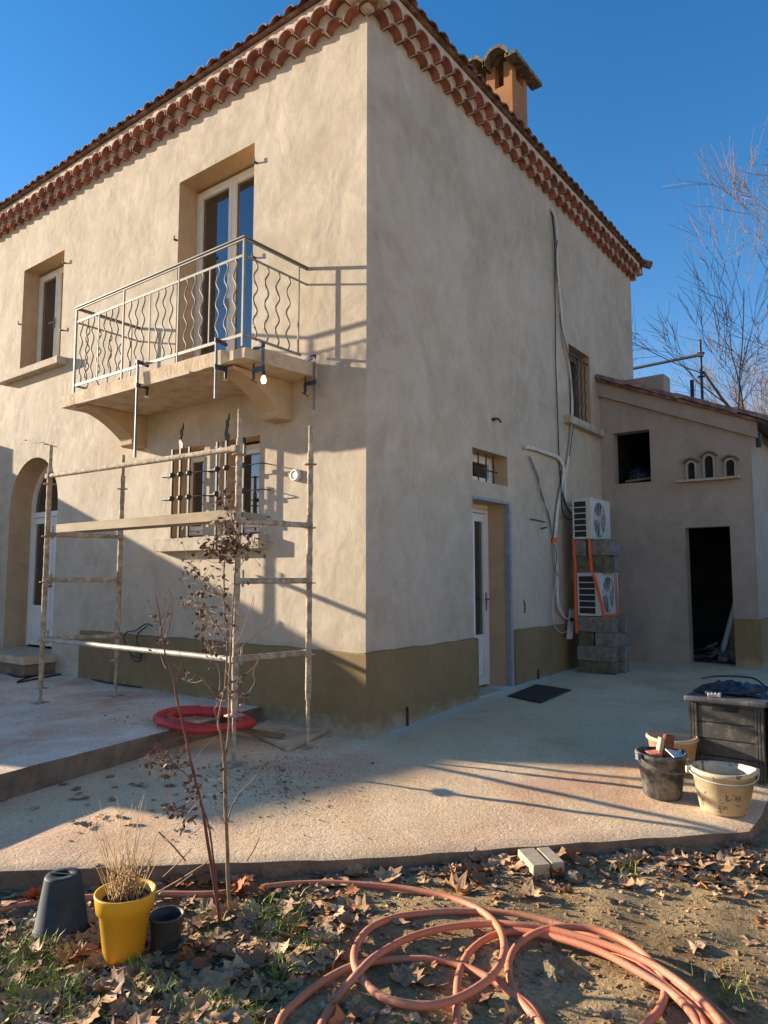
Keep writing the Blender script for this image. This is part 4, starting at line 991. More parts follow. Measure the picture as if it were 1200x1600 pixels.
# ------------------------------------------------------------------ things on the patio
def mat_quad(pts, lift, th, name, m, label, cat, bevel=0):
    vs_ = []
    for x, y in pts: vs_.append((x, y, zpat(x, y)+lift))
    mb = MB(); mb.prism(vs_, (0, 0, th)); return single(mb, name, m, label, cat, None, bevel)
g = [on(x, y, 2, .06) for x, y in ((793, 1094), (838, 1080), (893, 1088), (845, 1103))]
mat_quad([(p.x, p.y) for p in (g[0], g[3], g[2], g[1])], .004, .012, 'doormat', 'black', 'flat black doormat on the patio before the side door', 'mat')

def bucket(c, rt, rb, h, m, label, spout=False, sx=1.0, handle=None, n=40):
    x, y = c; z = zpat(x, y)+.004; t_ = thing('bucket', label, 'bucket', (x, y, z), 'builders buckets on the patio')
    prof = [(rb*.9, 0), (rb, .01), (rt*.965, h-.03), (rt*.985, h-.03), (rt*1.03, h-.025), (rt*1.03, h-.012), (rt, h), (rt-.012, h), (rt-.016, h-.03), (rb-.01, .02)]
    m_ = MB(); v = []
    for r, zz in prof:
        for j in range(n):
            a = 2*math.pi*j/n; k = 1.0
            if spout and zz > h*.6: k = 1+.10*math.exp(-((a-math.pi*.12)/.28)**2)*(zz/h)
            wob = 1+.012*math.sin(3*a+zz*9)
            v.append((x+r*sx*k*wob*math.cos(a), y+r*k*wob*math.sin(a), z+zz+(.006*math.sin(2*a+1) if zz > h*.6 else 0)))
    m_.add(v, [(i*n+j, i*n+(j+1) % n, (i+1)*n+(j+1) % n, (i+1)*n+j) for i in range(len(prof)-1) for j in range(n)], True)
    m_.add([(x+(rb-.01)*sx*math.cos(2*math.pi*j/n), y+(rb-.01)*math.sin(2*math.pi*j/n), z+.022) for j in range(n)], [tuple(range(n))])
    m_.add([(x+(rb*.9)*sx*math.cos(2*math.pi*j/n), y+(rb*.9)*math.sin(2*math.pi*j/n), z+.001) for j in range(n)], [tuple(range(n-1, -1, -1))])
    m_.build('pail', m, t_)
    if handle is not None:
        a0_, droop, fwd = handle; hm = MB(); hp = []
        for i in range(17):
            s = i/16*math.pi; u = Vector((math.cos(a0_), math.sin(a0_), 0)); vv = Vector((math.sin(a0_), -math.cos(a0_), 0))
            hp.append(Vector((x, y, z+h-.02)) + u*(rt+.018)*math.cos(s)*sx + vv*(rt+.02)*math.sin(s)*fwd + Vector((0, 0, droop*math.sin(s))))
        hm.tube(hp, .0042, 6); hm.obox(hp[0], (.03, .03, .04), a0_); hm.obox(hp[-1], (.03, .03, .04), a0_); hm.build('handle', 'steel' if m != 'whitebucket' else 'insul', t_)
    return t_
ca = HEAD   # image-right direction angle
B1 = on(1035, 1240, 2, -.05); B2 = on(1131, 1264, 2, -.07); B3 = on(1052, 1207, 2, -.04)
bucket((B1.x, B1.y), .168, .125, .30, 'blackbucket', 'black bucket smeared with dried mortar, holding a brush', handle=(ca+.3, -.085, 1.0))
bucket((B2.x, B2.y), .195, .145, .275, 'whitebucket', 'cream bucket with dark spatter at the patio corner before the storage box', True, 1.0, handle=(ca-.15, -.04, .98))
bucket((B3.x, B3.y), .185, .14, .265, 'tanbucket', 'beige bucket behind the black one', handle=None)
zbk = zpat(B1.x, B1.y)+.004
br = thing('scrub_brush', 'brown bristled brush standing in the black bucket', 'brush', (B1.x, B1.y, zbk+.2))
q = Vector((B1.x+.03, B1.y+.06, zbk+.33)); mb = MB(); mb.obox(q, (.075, .05, .16), ca, R_(-8), R_(12)); mb.build('bristles', 'bristle', br, bevel=.015)
mb = MB(); mb.obox(q+Vector((-.045, -.03, -.01)), (.03, .06, .14), ca, 0, R_(12)); mb.build('brush_block', 'sponge' if False else 'paver', br, bevel=.006)
mb = MB(); mb.obox((B1.x-.045, B1.y-.02, zbk+.275), (.10, .08, .045), ca, .2, -.1); single(mb, 'sponge', 'sponge', 'pink sponge lying in the black bucket', 'sponge', None, .012)
mb = MB(); mb.obox((B1.x+.10, B1.y+.03, zbk+.29), (.13, .10, .006), ca+.3, .35, .2); single(mb, 'trowel', 'white', 'white flat trowel blade in the black bucket right of the brush', 'trowel')

# storage box
X0, X1, Y0, Y1 = 2.575, 3.11, .74, 1.42; zb0 = zpat(2.8, .8); zt0 = .545
t_ = thing('storage_box', 'black wood-look resin storage box at the right edge of the patio', 'storage box', (2.8, 1.35, zb0))
mb = MB(); mb.box(X0+.03, X1-.03, Y0+.025, Y1-.02, zb0, zt0-.04)
mb.build('body', 'storage', t_)
for k in range(4):
    m = MB(); a = zb0+.03+k*(zt0-.06-zb0-.03)/4; b = a+(zt0-.06-zb0-.03)/4-.008; m.box(X0+.07, X1-.07, Y0+.01, Y0+.03, a, b)
    m.box(X1-.035, X1-.018, Y0+.07, Y1-.07, a, b); m.box(X0+.018, X0+.035, Y0+.07, Y1-.07, a, b); m.build('board', 'storage', t_, bevel=.004)
for xx in (X0+.01, X1-.07):
    m = MB(); m.box(xx, xx+.018, Y0, Y0+.07, zb0, zt0-.04); m.box(xx+.021, xx+.039, Y0-.001, Y0+.07, zb0, zt0-.04); m.box(xx+.042, xx+.06, Y0, Y0+.07, zb0, zt0-.04); m.build('corner_post', 'storage', t_, bevel=.003)
m = MB(); m.box(X0-.015, X1+.015, Y0-.025, Y1+.02, zt0-.038, zt0); lid = m.build('lid', 'storagelid', t_, bevel=.008)
m = MB(); m.box((X0+X1)/2-.09, (X0+X1)/2+.09, Y0+.004, Y0+.012, zt0-.095, zt0-.055); m.build('grip', 'dark', t_)
# things on the box
mb = MB(); v = []; nn = 22; rows_ = 12
for j in range(rows_+1):
    for i in range(nn+1):
        u = i/nn; s = j/rows_; x = X0-.01+.52*u; y = Y0+.16+.50*s
        h = .075*math.sin(math.pi*u)**.6*math.sin(math.pi*s)**.6*(.7+.3*math.sin(u*23+s*7)*math.sin(s*17+u*5))+.02*abs(math.sin(u*41+s*13))*math.sin(math.pi*u)
        v.append((x+.015*math.sin(s*19), y+.02*math.sin(u*17), zt0+.003+max(0, h)))
mb.add(v, [(j*(nn+1)+i, j*(nn+1)+i+1, (j+1)*(nn+1)+i+1, (j+1)*(nn+1)+i) for j in range(rows_) for i in range(nn)], True)
single(mb, 'plastic_sheet', 'bagplastic', 'crumpled dark plastic sheet lying on the storage box', 'sheet')
mb = MB()
for k in range(4): mb.tube([(X0+.16+k*.022, Y0+.03, zt0+.014), (X0+.13+k*.03, Y0+.075, zt0+.022), (X0+.11+k*.034, Y0+.13, zt0+.018)], [.011, .013, .010], 8)
mb.obox((X0+.185, Y0+.05, zt0+.012), (.09, .05, .018), .3); single(mb, 'work_glove', 'glove', 'pale glove on the front edge of the storage box lid', 'glove')
mb = MB(); mb.tube(spline([(X0+.05, Y0+.3, zt0+.1), (X0+.1, Y1-.1, zt0+.09), (X0+.35, Y1-.05, zt0+.09), (X1-.05, Y0+.45, zt0+.05), (X1+.02, Y0+.35, zt0+.12)], 8), .008, 6); mb.tube(spline([(X0+.12, Y0+.12, zt0+.02), (X0+.3, Y0+.12, zt0+.03), (X1-.05, Y0+.22, zt0+.05), (X1+.03, Y0+.28, zt0+.10)], 8), .012, 6)
single(mb, 'coiled_cable', 'black', 'black cable heaped on the plastic sheet on the storage box', 'cable')
mb = MB(); mb.box(3.135, 3.20, .80, 1.3, zb0, .56); single(mb, 'dark_panel', 'black', 'dark panel upright against the right side of the storage box', 'panel', None, .01)

# red hose, cover plate, cables
hz = ZT+.03
c = on(322, 1134, 2, .12); ch = Vector((c.x, c.y, 0))
mb = MB(); pts = []
for i in range(150):
    a = i/150*2*math.pi*2.3+2.6; rr = .355+.06*math.sin(a*.5+1)+.02*math.sin(a*1.3); 
    x = ch.x+rr*1.05*math.cos(a)*RT.x-rr*.78*math.sin(a)*FW0.x; y = ch.y+rr*1.05*math.cos(a)*RT.y-rr*.78*math.sin(a)*FW0.y
    ex = -1.2
    zz = (ZT+.04) if x < -1.22 else (ZT+.04-min(.06, (x+1.22)*.2))
    pts.append((x, y, zz+.03*i/150+.012*math.sin(a*2)))
mb.tube(pts, .037, 10); single(mb, 'red_hose', 'redhose', 'coil of fat red hose lying on the terrace corner under the scaffold', 'hose')
g = [on(x, y, 2, .01) for x, y in ((386, 1142), (450, 1172), (520, 1140), (448, 1118))]
mb = MB(); pl = [Vector((p.x, p.y, zpat(p.x, p.y)+.004)) for p in (g[0], g[1], g[2], g[3])]
mb.prism(pl, (0, 0, .035)); single(mb, 'cover_plate', 'slab', 'dusty square cover plate on the ground beside the scaffold post', 'cover', None, .005)
mb = MB(); mb.obox(on(408, 1143, 2, .07)+Vector((0, 0, -.01)), (.5, .045, .03), R_(8)); single(mb, 'scrap_batten', 'wood', 'thin timber batten lying across the red hose', 'batten')
mb = MB(); mb.tube(spline([tuple(on(px, py, 2, ZT+.012)) for px, py in ((0, 1046), (30, 1058), (75, 1050), (40, 1060), (28, 1066), (60, 1060), (110, 1052), (150, 1063), (190, 1070), (222, 1074))], 6), .011, 6)
single(mb, 'ground_cable', 'black', 'black cable snaking over the terrace past the scaffold feet', 'cable')
mb = MB(); mb.tube(spline([tuple(on(px, py, 1, -.10)) for px, py in ((238, 978), (228, 975), (212, 985), (198, 988), (194, 1000), (203, 1020), (216, 1028), (222, 1018), (214, 1004), (216, 990), (230, 978))], 6), .008, 6)
mb.tube(spline([tuple(on(px, py, 1, -.07)) for px, py in ((204, 1023), (212, 1034), (220, 1030), (215, 1018), (206, 1012), (204, 1023))], 6), .008, 6)
single(mb, 'hanging_cable', 'black', 'black cable loop hanging on the wall above the olive plinth', 'cable')

# rubble crumbs on the concrete (uncountable)
mb = MB()
def crumb(x, y, z, s):
    mb.obox((x, y, z+s*.3), (s, s*random.uniform(.5, 1), s*random.uniform(.4, .8)), random.uniform(0, 3), random.uniform(-.4, .4), random.uniform(-.4, .4))
for k in range(1100):
    u = random.random()
    if u < .72: px, py = random.gauss(430, 60), random.gauss(1215, 26)
    elif u < .93: px, py = random.gauss(300, 70), random.gauss(1120, 14)
    else: px, py = random.uniform(150, 1100), random.uniform(1180, 1320)
    p = on(px, py, 2, -.03)
    x, y = p.x, p.y
    if x < -1.3: z = ZT; p = on(px, py, 2, ZT); x, y = p.x, p.y
    else: z = zpat(x, y)
    if y > -.05 and x < .1: continue
    if abs(x+1.2) < .13: continue
    if x > -1.2 and (x*-1.0+y) < -3.4+.1: continue
    crumb(x, y, z, random.uniform(.003, .010) if random.random() < .985 else random.uniform(.012, .025))
o = mb.build('rubble_crumbs', 'kerb'); setting(o, 'stuff'); tag(o, 'scattered mortar crumbs on the concrete near the scaffold', 'rubble')

# ------------------------------------------------------------------ garden things
def pot(name, c, prof, m, label, cat='flower pot', group='plant pots on the garden edge', tilt=None):
    x, y = c; z = zgar(x, y)-.01; t_ = thing(name, label, cat, (x, y, z), group); k = MB(); k.lathe(prof, (x, y, z), 36); return t_, k, z
c = on(72, 1462, 2, ZG)
t_, k, z = pot('upturned_pot', (c.x, c.y+.07), [(.112, 0), (.121, .0), (.123, .02), (.115, .028), (.080, .245), (.075, .255), (.034, .255), (.031, .235), (.02, .235), (0.001, .235)], 'bluepot', 'dark blue plastic pot standing upside down')
k.build('pot_body', 'bluepot', t_)
k = MB(); k.obox((c.x, c.y+.07, z+.2555), (.13, .010, .003), .5); k.build('drain_slot', 'dark', t_)
c = on(193, 1497, 2, ZG)
YP = (c.x, c.y)
t_, k, z = pot('yellow_pot', YP, [(.076, 0), (.08, .004), (.107, .205), (.118, .208), (.127, .272), (.127, .28), (.119, .28), (.112, .235), (.001, .235)], 'yellow', 'bright yellow pot with a tuft of dry grass')
k.build('pot_body', 'yellow', t_)
k = MB(); v = []; nn = 20
for j in range(6):
    for i in range(nn): a = 2*math.pi*i/nn; r = .117*j/5; v.append((YP[0]+r*math.cos(a), YP[1]+r*math.sin(a), z+.245+.012*math.sin(a*5+j)+.008*math.cos(j*2)))
k.add(v, [(j*nn+i, j*nn+(i+1) % nn, (j+1)*nn+(i+1) % nn, (j+1)*nn+i) for j in range(5) for i in range(nn)], True); k.build('soil', 'soil', t_)
k = MB()
for i in range(95):
    a = random.uniform(0, 6.28); r0 = random.uniform(0, .075); H = random.uniform(.12, .28) if random.random() < .75 else random.uniform(.3, .42)
    ln = random.gauss(0, .26); lm = random.gauss(.05, .2); b = Vector((YP[0]+r0*math.cos(a), YP[1]+r0*math.sin(a), z+.24))
    kk = random.uniform(0, .5)
    pts = [b + (RT*ln + FW0*lm)*H*s*(1+kk*s) + Vector((0, 0, H*s*(1-.25*kk*s*s))) for s in (0, .33, .66, 1)]
    k.tube(pts, [.0022, .0018, .0014, .0007], 3, caps=False)
pg = k.build('dry_grass_tuft', 'straw', t_)
c = on(259, 1484, 2, ZG)
t_, k, z = pot('small_pot', (c.x, c.y), [(.055, 0), (.058, .004), (.071, .145), (.076, .147), (.077, .157), (.07, .157), (.066, .12), (.056, .02), (.001, .02)], 'blackpot', 'small empty black pot right of the yellow one')
k.build('pot_body', 'blackpot', t_)
# saplings
def vary(p, s): return Vector(p)+Vector((random.uniform(-s, s), random.uniform(-s, s), random.uniform(-s, s)))
def leafquad(mb, p, s):
    d = Vector((random.uniform(-1, 1), random.uniform(-1, 1), random.uniform(-1.2, .3))).normalized(); u = d.cross(Vector((random.random(), random.random(), random.random()+.1))).normalized(); nrm = d.cross(u)
    w_ = s*random.uniform(.25, .4); c_ = s*random.uniform(.1, .35)
    P0 = [p, p+d*s*.3+u*w_+nrm*c_*.6, p+d*s*.75+u*w_*.8+nrm*c_, p+d*s+nrm*c_*.3, p+d*s*.75-u*w_*.8+nrm*c_, p+d*s*.3-u*w_+nrm*c_*.6, p+d*s*.5]
    mb.add(P0, [(0, 1, 6), (1, 2, 6), (2, 3, 6), (3, 4, 6), (4, 5, 6), (5, 0, 6)])
def sapling(name, label, base_depth, strokes, leaves, m, loc):
    t_ = thing(name, label, 'sapling', loc)
    k = MB(); allp = []
    for pts, r0, r1, dz in strokes:
        n = len(pts); P_ = [at(px, py, base_depth+dz*(i/(n-1))) for i, (px, py) in enumerate(pts)]
        sp_ = spline(P_, 5); L = len(sp_)-1
        sp_ = [vary(p, .0015) for p in sp_]
        k.tube(sp_, [r0+(r1-r0)*i/L for i in range(L+1)], 6); allp += sp_[2:]
    tw_ = k; k = MB()
    for px, py, sx, sy, n, s in leaves:
        for _ in range(int(n*1.6)):
            p = at(random.gauss(px, sx), random.gauss(py, sy), base_depth+random.gauss(0, .09)); q = min(allp, key=lambda a_: (a_-p).length_squared); L = (p-q).length
            if L > .16: p = q+(p-q)*.16/L
            md = q.lerp(p, .5)+Vector((0, 0, -.008)); tw_.tube([q, md, p], [.0014, .001, .0008], 4, caps=False)
            leafquad(k, p, s*random.uniform(.6, 1.25))
    tw_.build('stems', m, t_)
    k.build('leaves', 'deadleaf', t_)
D = 3.37
b0 = at(358, 1432, D)
st = [
 ([(362, 1445), (357, 1380), (354, 1300), (351, 1200), (350, 1180)], .0105, .009, 0),
 ([(350, 1180), (345, 1150), (341, 1125), (350, 1080), (354, 1040), (355, 1000), (351, 950), (350, 900), (352, 870)], .006, .0035, .0),
 ([(352, 1182), (357, 1150), (358, 1100), (358, 1060), (361, 1010), (364, 950), (367, 890), (369, 850), (361, 800), (355, 770), (357, 735)], .006, .0025, .05),
 ([(350, 940), (344, 915), (333, 920), (322, 905), (309, 896), (300, 885), (296, 878)], .003, .0015, -.1),
 ([(367, 895), (378, 880), (394, 865), (405, 845), (415, 825), (419, 818)], .0025, .001, .15),
 ([(352, 1000), (345, 985), (334, 970), (325, 955), (315, 945), (300, 938), (290, 935)], .003, .0012, -.1),
 ([(361, 1000), (370, 980), (385, 965), (395, 950), (397, 930)], .0025, .001, .1),
 ([(363, 1030), (378, 1010), (390, 1000), (404, 990), (421, 973), (420, 960), (427, 947)], .003, .001, .15),
 ([(364, 1015), (375, 995), (388, 960), (396, 932)], .002, .001, .12),
 ([(356, 1070), (372, 1060), (388, 1050), (398, 1040), (403, 1030)], .003, .0012, .1),
 ([(380, 1090), (390, 1080), (398, 1065), (396, 1050), (405, 1030)], .003, .0012, .1),
 ([(338, 1123), (325, 1123), (312, 1124), (305, 1118)], .0032, .0015, -.05),
 ([(340, 1125), (335, 1110), (340, 1098), (332, 1088), (318, 1094)], .0028, .0012, -.05),
 ([(347, 1090), (335, 1085), (322, 1068), (308, 1055), (295, 1050), (280, 1045), (272, 1038)], .003, .0012, -.1),
 ([(343, 1080), (344, 1060), (340, 1040), (333, 1030), (330, 1020)], .0025, .001, .1),
 ([(352, 1290), (342, 1270), (330, 1255), (320, 1240)], .002, .001, -.1),
 ([(352, 1240), (343, 1225), (333, 1210), (326, 1193)], .002, .001, -.1),
 ([(355, 1285), (362, 1262), (375, 1238), (392, 1222), (404, 1207)], .004, .0018, .1),
 ([(352, 870), (358, 855), (365, 840), (372, 835)], .002, .001, .05),
 ([(369, 850), (376, 862), (385, 855), (396, 850)], .002, .001, .05),
 ([(358, 800), (352, 790), (345, 800), (340, 812)], .0015, .001, .05)]
lv = [(365, 850, 22, 13, 70, .034), (352, 842, 30, 18, 28, .03), (355, 800, 8, 22, 20, .032), (318, 915, 18, 14, 16, .028), (322, 955, 14, 25, 34, .03), (355, 960, 7, 22, 14, .03), (350, 780, 8, 12, 8, .03),
      (298, 885, 12, 8, 8, .035), (290, 940, 6, 6, 5, .028), (330, 1020, 8, 12, 7, .026), (370, 1085, 10, 10, 12, .03), (320, 1005, 14, 10, 10, .026), (345, 870, 25, 18, 22, .03), (335, 1230, 10, 15, 6, .026), (375, 1065, 6, 5, 4, .026), (292, 1060, 6, 8, 4, .024)]
sapling('dead_sapling', 'leafless sapling with shrivelled brown leaves in front of the near scaffold post', D, st, lv, 'bark', (b0.x, b0.y, ZG))
D2 = 3.30; b1 = at(345, 1448, D2)
st = [
 ([(345, 1448), (335, 1380), (325, 1320), (316, 1265), (305, 1220), (296, 1180), (286, 1130), (276, 1090), (272, 1060), (265, 1040), (258, 1020), (252, 985), (249, 960), (244, 935), (241, 925)], .0095, .0018, -.1),
 ([(340, 1400), (333, 1340), (326, 1290), (315, 1260)], .006, .004, .02),
 ([(255, 1000), (263, 985), (268, 960), (269, 935), (263, 920)], .003, .001, -.1),
 ([(252, 985), (258, 970), (262, 955), (265, 940), (267, 925)], .0022, .001, -.12),
 ([(249, 975), (243, 965), (238, 960)], .0018, .0008, -.1),
 ([(296, 1215), (285, 1205), (270, 1192), (260, 1175), (247, 1160)], .003, .0012, .1),
 ([(312, 1275), (300, 1268), (285, 1262), (270, 1258)], .0025, .001, .1),
 ([(262, 1050), (256, 1035), (246, 1015)], .0016, .0007, -.1), ([(272, 1075), (280, 1050), (283, 1030), (276, 1005)], .0016, .0007, -.1),
 ([(300, 1195), (310, 1180), (322, 1165), (338, 1150)], .002, .001, 0)]
lv = [(268, 1195, 14, 12, 26, .028), (232, 1190, 10, 8, 12, .026), (248, 985, 7, 22, 12, .02), (290, 1270, 14, 8, 12, .03), (262, 955, 4, 8, 3, .022), (300, 1240, 8, 18, 12, .03), (265, 1258, 5, 5, 5, .034), (283, 1165, 4, 4, 2, .034), (240, 1170, 8, 6, 6, .022), (290, 1300, 4, 8, 3, .035)]
sapling('thin_sapling', 'thin red-brown leaning sapling left of the bigger one', D2, st, lv, 'barkred', (b1.x, b1.y, ZG))
# cut twigs lying near the pots
mb = MB()
for a, b, r in (((248, 1300), (290, 1345), .004), ((245, 1395), (320, 1350), .004), ((275, 1385), (325, 1345), .003), ((255, 1370), (300, 1325), .003), ((385, 1345), (405, 1310), .003)):
    mb.tube([at(a[0], a[1], 3.45), at((a[0]+b[0])/2+2, (a[1]+b[1])/2, 3.4), at(b[0], b[1], 3.4)], r, 5)
single(mb, 'fallen_twigs', 'bark', 'small dry twigs among the leaves between the pots and the saplings', 'twigs')

# orange conduit coil
def gp(px, py, z): p = on(px, py, 2, z); return (p.x, p.y, p.z)
def run(pts, r=.0155, z0=ZG+.022):
    return spline([gp(p[0], p[1], z0+(p[2] if len(p) > 2 else 0)) for p in pts], 7), r
mb = MB()
strands = [
 [(-60, 1428), (0, 1421), (50, 1412), (110, 1404), (150, 1402), (195, 1400), (250, 1397), (330, 1397), (400, 1389), (450, 1382), (520, 1380), (600, 1385), (660, 1393), (710, 1405), (750, 1422, .01), (776, 1445, .03), (787, 1472, .05), (784, 1500, .04), (765, 1528, .03), (725, 1555, .03), (680, 1570, .03), (630, 1568, .03), (590, 1553, .02), (562, 1525, .03), (553, 1500, .03), (558, 1475, .03), (580, 1449, .01), (620, 1433), (670, 1426), (720, 1424), (780, 1427), (830, 1434), (880, 1447), (940, 1470), (1000, 1497), (1050, 1525), (1095, 1558), (1130, 1590), (1160, 1625)],
 [(490, 1640), (505, 1595), (530, 1556), (560, 1520, .045), (590, 1492, .03), (640, 1465, .01), (700, 1449, .01), (760, 1443, .02), (810, 1446, .03), (860, 1455, .02), (920, 1472, .02), (980, 1497, .02), (1040, 1528, .02), (1080, 1560, .02), (1118, 1600, .02), (1140, 1640)],
 [(425, 1640), (440, 1590), (470, 1560), (510, 1530), (550, 1510, .01), (590, 1502), (640, 1499), (690, 1501), (730, 1512), (770, 1532), (800, 1552), (830, 1575), (850, 1610), (860, 1640)],
 [(714, 1625), (714, 1590), (714, 1550), (718, 1520), (732, 1490), (758, 1468, .005), (790, 1456, .01), (830, 1457, .02), (880, 1468, .03), (940, 1488, .035), (1000, 1520, .03), (1050, 1552, .02), (1085, 1590, .02), (1100, 1630)],
 [(870, 1632), (838, 1592), (812, 1562), (797, 1530), (795, 1505), (806, 1480), (832, 1460, .03), (870, 1449, .045), (920, 1451, .045), (965, 1465, .045), (1005, 1490, .045), (1030, 1520, .03), (1039, 1550, .01), (1030, 1578), (1010, 1600), (985, 1625)],
]
for s in strands:
    p, r = run(s); mb.tube(p, r, 10)
p, r = run([(860, 1452, .05), (940, 1474, .05), (1010, 1502, .05), (1062, 1535, .05), (1105, 1572, .05), (1140, 1615, .05)]); mb.tube(p, r, 10)
p, r = run([(1000, 1510, .02), (1060, 1556, .02), (1095, 1590, .02), (1110, 1630, .02)]); mb.tube(p, r, 10)
single(mb, 'corrugated_conduit', 'conduit', 'long loops of orange-pink conduit sprawled over the earth in the foreground', 'conduit')

# pavers and stone
pz = ZG+.005
for nm, dx, lab, ln in (('paver_brick', 0, 'cut beige brick at the slab edge, the left of two side by side', .20), ('paver_brick', 1, 'cut beige brick at the slab edge, the right of two side by side', .185)):
    c = on(834+dx*26, 1362-dx*3, 2, pz); mb = MB(); mb.obox(c+Vector((0, 0, .04)), (.10 if dx == 0 else .075, ln, .085), HEAD+R_(14), R_(5), 0); mb.obox(c+Vector((0, 0, .068)), (.071, ln*.46, .008), HEAD+R_(20), R_(3)) if False else None
    single(mb, nm, 'paver', lab, 'brick', 'two cut bricks at the slab edge', .005)
mb = MB(); c = on(897, 1378, 2, pz); v = []
mb.lathe([(.03, 0), (.045, .01), (.04, .04), (.02, .052), (.001, .05)], tuple(c), 7, 1.2, .9, False); single(mb, 'broken_stone', 'kerb', 'small broken stone just right of the two bricks', 'stone')

# ------------------------------------------------------------------ leaves (uncountable litter) and grass
clumps = [(60, 1490, 28, 22, 420), (90, 1545, 30, 14, 300), (20, 1520, 20, 30, 260), (20, 1580, 30, 20, 240), (340, 1585, 40, 16, 330), (410, 1435, 16, 12, 120), (445, 1440, 18, 14, 150), (470, 1480, 26, 24, 180), (440, 1520, 20, 14, 110), (250, 1560, 25, 14, 150), (210, 1510, 14, 8, 60), (975, 1365, 14, 5, 40), (120, 1600, 30, 14, 140), (450, 1505, 30, 25, 90), (1120, 1560, 30, 20, 50), (300, 1470, 30, 30, 60), (330, 1440, 20, 10, 50)]
OUT = []
lobes = [(0, .04), (.18, -.02), (.40, .08), (.32, .20), (.54, .42), (.34, .47), (.33, .66), (.15, .66), (0, .98)]
OUT = [(x, y) for x, y in lobes] + [(-x, y) for x, y in lobes[-2:0:-1]]
OUT2 = [(0, 0), (.12, .08), (.2, .25), (.22, .45), (.16, .68), (0, .95), (-.16, .7), (-.2, .48), (-.19, .25), (-.1, .07)]
OUT3 = [(0, .1), (.2, .0), (.42, .15), (.30, .3), (.38, .5), (.16, .52), (-.05, .66), (-.2, .5), (-.1, .35), (-.24, .2)]
def leaf(mb, c, s, flat=False):
    yaw = random.uniform(0, 6.28); u_ = random.random(); tilt = random.gauss(0, .16); tilt2 = random.gauss(0, .16); tw = random.uniform(-.4, .4)
    curl = random.uniform(.0, .35) if u_ < .5 else (random.uniform(.3, .8) if u_ < .9 else random.uniform(.8, 1.4))
    if flat: curl *= .5; tilt *= .5
    v_ = random.random(); base = OUT if v_ < .58 else (OUT2 if v_ < .78 else OUT3)
    if base is not OUT: s *= .75
    m = Matrix.Translation(c) @ Matrix.Rotation(yaw, 4, 'Z') @ Matrix.Rotation(tilt, 4, 'X') @ Matrix.Rotation(tilt2, 4, 'Y')
    vs_ = []; n = len(base); jx = random.uniform(.75, 1.2); ph = random.uniform(0, 6)
    P_ = [(x*random.uniform(.85, 1.15), y*random.uniform(.92, 1.08)) for x, y in base]
    mid = [(x*.5, .42+(y-.42)*.5) for x, y in P_]
    for x, y in P_+mid+[(0, .42)]:
        yy = y-.42; z = curl*(x*x*1.3+yy*yy*.6)+tw*x*yy+.035*math.sin(x*11+yy*9+ph)+.03*math.sin(x*19-yy*15+ph*2)
        vs_.append(m @ Vector((x*s*jx*(1-curl*.25), yy*s, z*s)))
    zmin = min(v.z for v in vs_); dz = max(0, c.z-zmin-.004)
    vs_ = [(v.x, v.y, v.z+dz) for v in vs_]
    mb.add(vs_, [(i, (i+1) % n, n+(i+1) % n, n+i) for i in range(n)]+[(n+i, n+(i+1) % n, 2*n) for i in range(n)], True)
CPTS = [gp(q_[0], q_[1], ZG) for s_ in strands for q_ in [( (a_[0]+(b_[0]-a_[0])*f_, a_[1]+(b_[1]-a_[1])*f_) ) for a_, b_ in zip(s_[:-1], s_[1:]) for f_ in (0, .2, .4, .6, .8)]]
def near_pipe(x, y, d): return any((x-c_[0])**2+(y-c_[1])**2 < d*d for c_ in CPTS)
def in_garden(x, y):    # outside the patio edge
    if y < -.14: 
        if y < -1.95: ex = .18+(1.37)*(y+3.27)/1.32
        else: ex = 1.55+(1.59)*(y+1.95)/1.81
        return x > ex+.03
    return x > 3.2
mb = MB(); mr = MB()
cnt = 0
while cnt < 2400:
    u = random.random()
    if u < .56: px, py = random.uniform(-60, 560), random.uniform(1350, 1640)
    elif u < .86: px, py = random.uniform(350, 1250), random.gauss(1352, 22)
    else: px, py = random.uniform(500, 1250), random.uniform(1340, 1640)
    p = on(px, py, 2, ZG)
    if not in_garden(p.x, p.y): continue
    if u >= .86 and px > 880 and random.random() < .75: continue
    near = px < 560
    if near_pipe(p.x, p.y, .075) and random.random() < .93: continue
    if any(((px-c_[0])/c_[2])**2+((py-c_[1])/c_[3])**2 < 1.6 for c_ in clumps) and random.random() < .35: continue
    s = random.uniform(.03, .10) if random.random() < .85 else random.uniform(.10, .165)
    z = zgar(p.x, p.y)+random.uniform(0, .014 if near else .006)
    leaf(mb, Vector((p.x, p.y, z)), s); cnt += 1
for k in range(2600):
    px, py = random.uniform(-60, 1250), random.gauss(1400, 70)
    p = on(px, max(1335, py), 2, ZG)
    if in_garden(p.x, p.y) and not (px > 850 and random.random() < .7): leaf(mb, Vector((p.x, p.y, zgar(p.x, p.y)+.002)), random.uniform(.008, .03), True)
for k in range(44):
    px, py = random.choice(((375, 1385), (392, 1372), (375, 1385, ), (395, 1400), (330, 1380), (300, 1375), (160, 1385), (885, 1355), (60, 1400), (300, 1500))); p = on(random.gauss(px, 14), random.gauss(py, 14), 2, ZG)
    if in_garden(p.x, p.y): leaf(mr, Vector((p.x, p.y, zgar(p.x, p.y)+.03)), random.uniform(.09, .16))
for k in range(75):
    px, py = random.gauss(220, 110), random.gauss(1240, 40)
    p = on(px, py, 2, -.04)
    if p.x < -1.0 and py < 1200: continue
    if in_garden(p.x-.1, p.y) or p.x < -1.05+.0*p.y: continue
    leaf(mb, Vector((p.x, p.y, zpat(p.x, p.y)+.004)), random.uniform(.04, .09), True)
o = mb.build('leaf_litter', 'leaves'); setting(o, 'stuff'); tag(o, 'dry brown plane leaves littering the earth and slab edge', 'leaves')
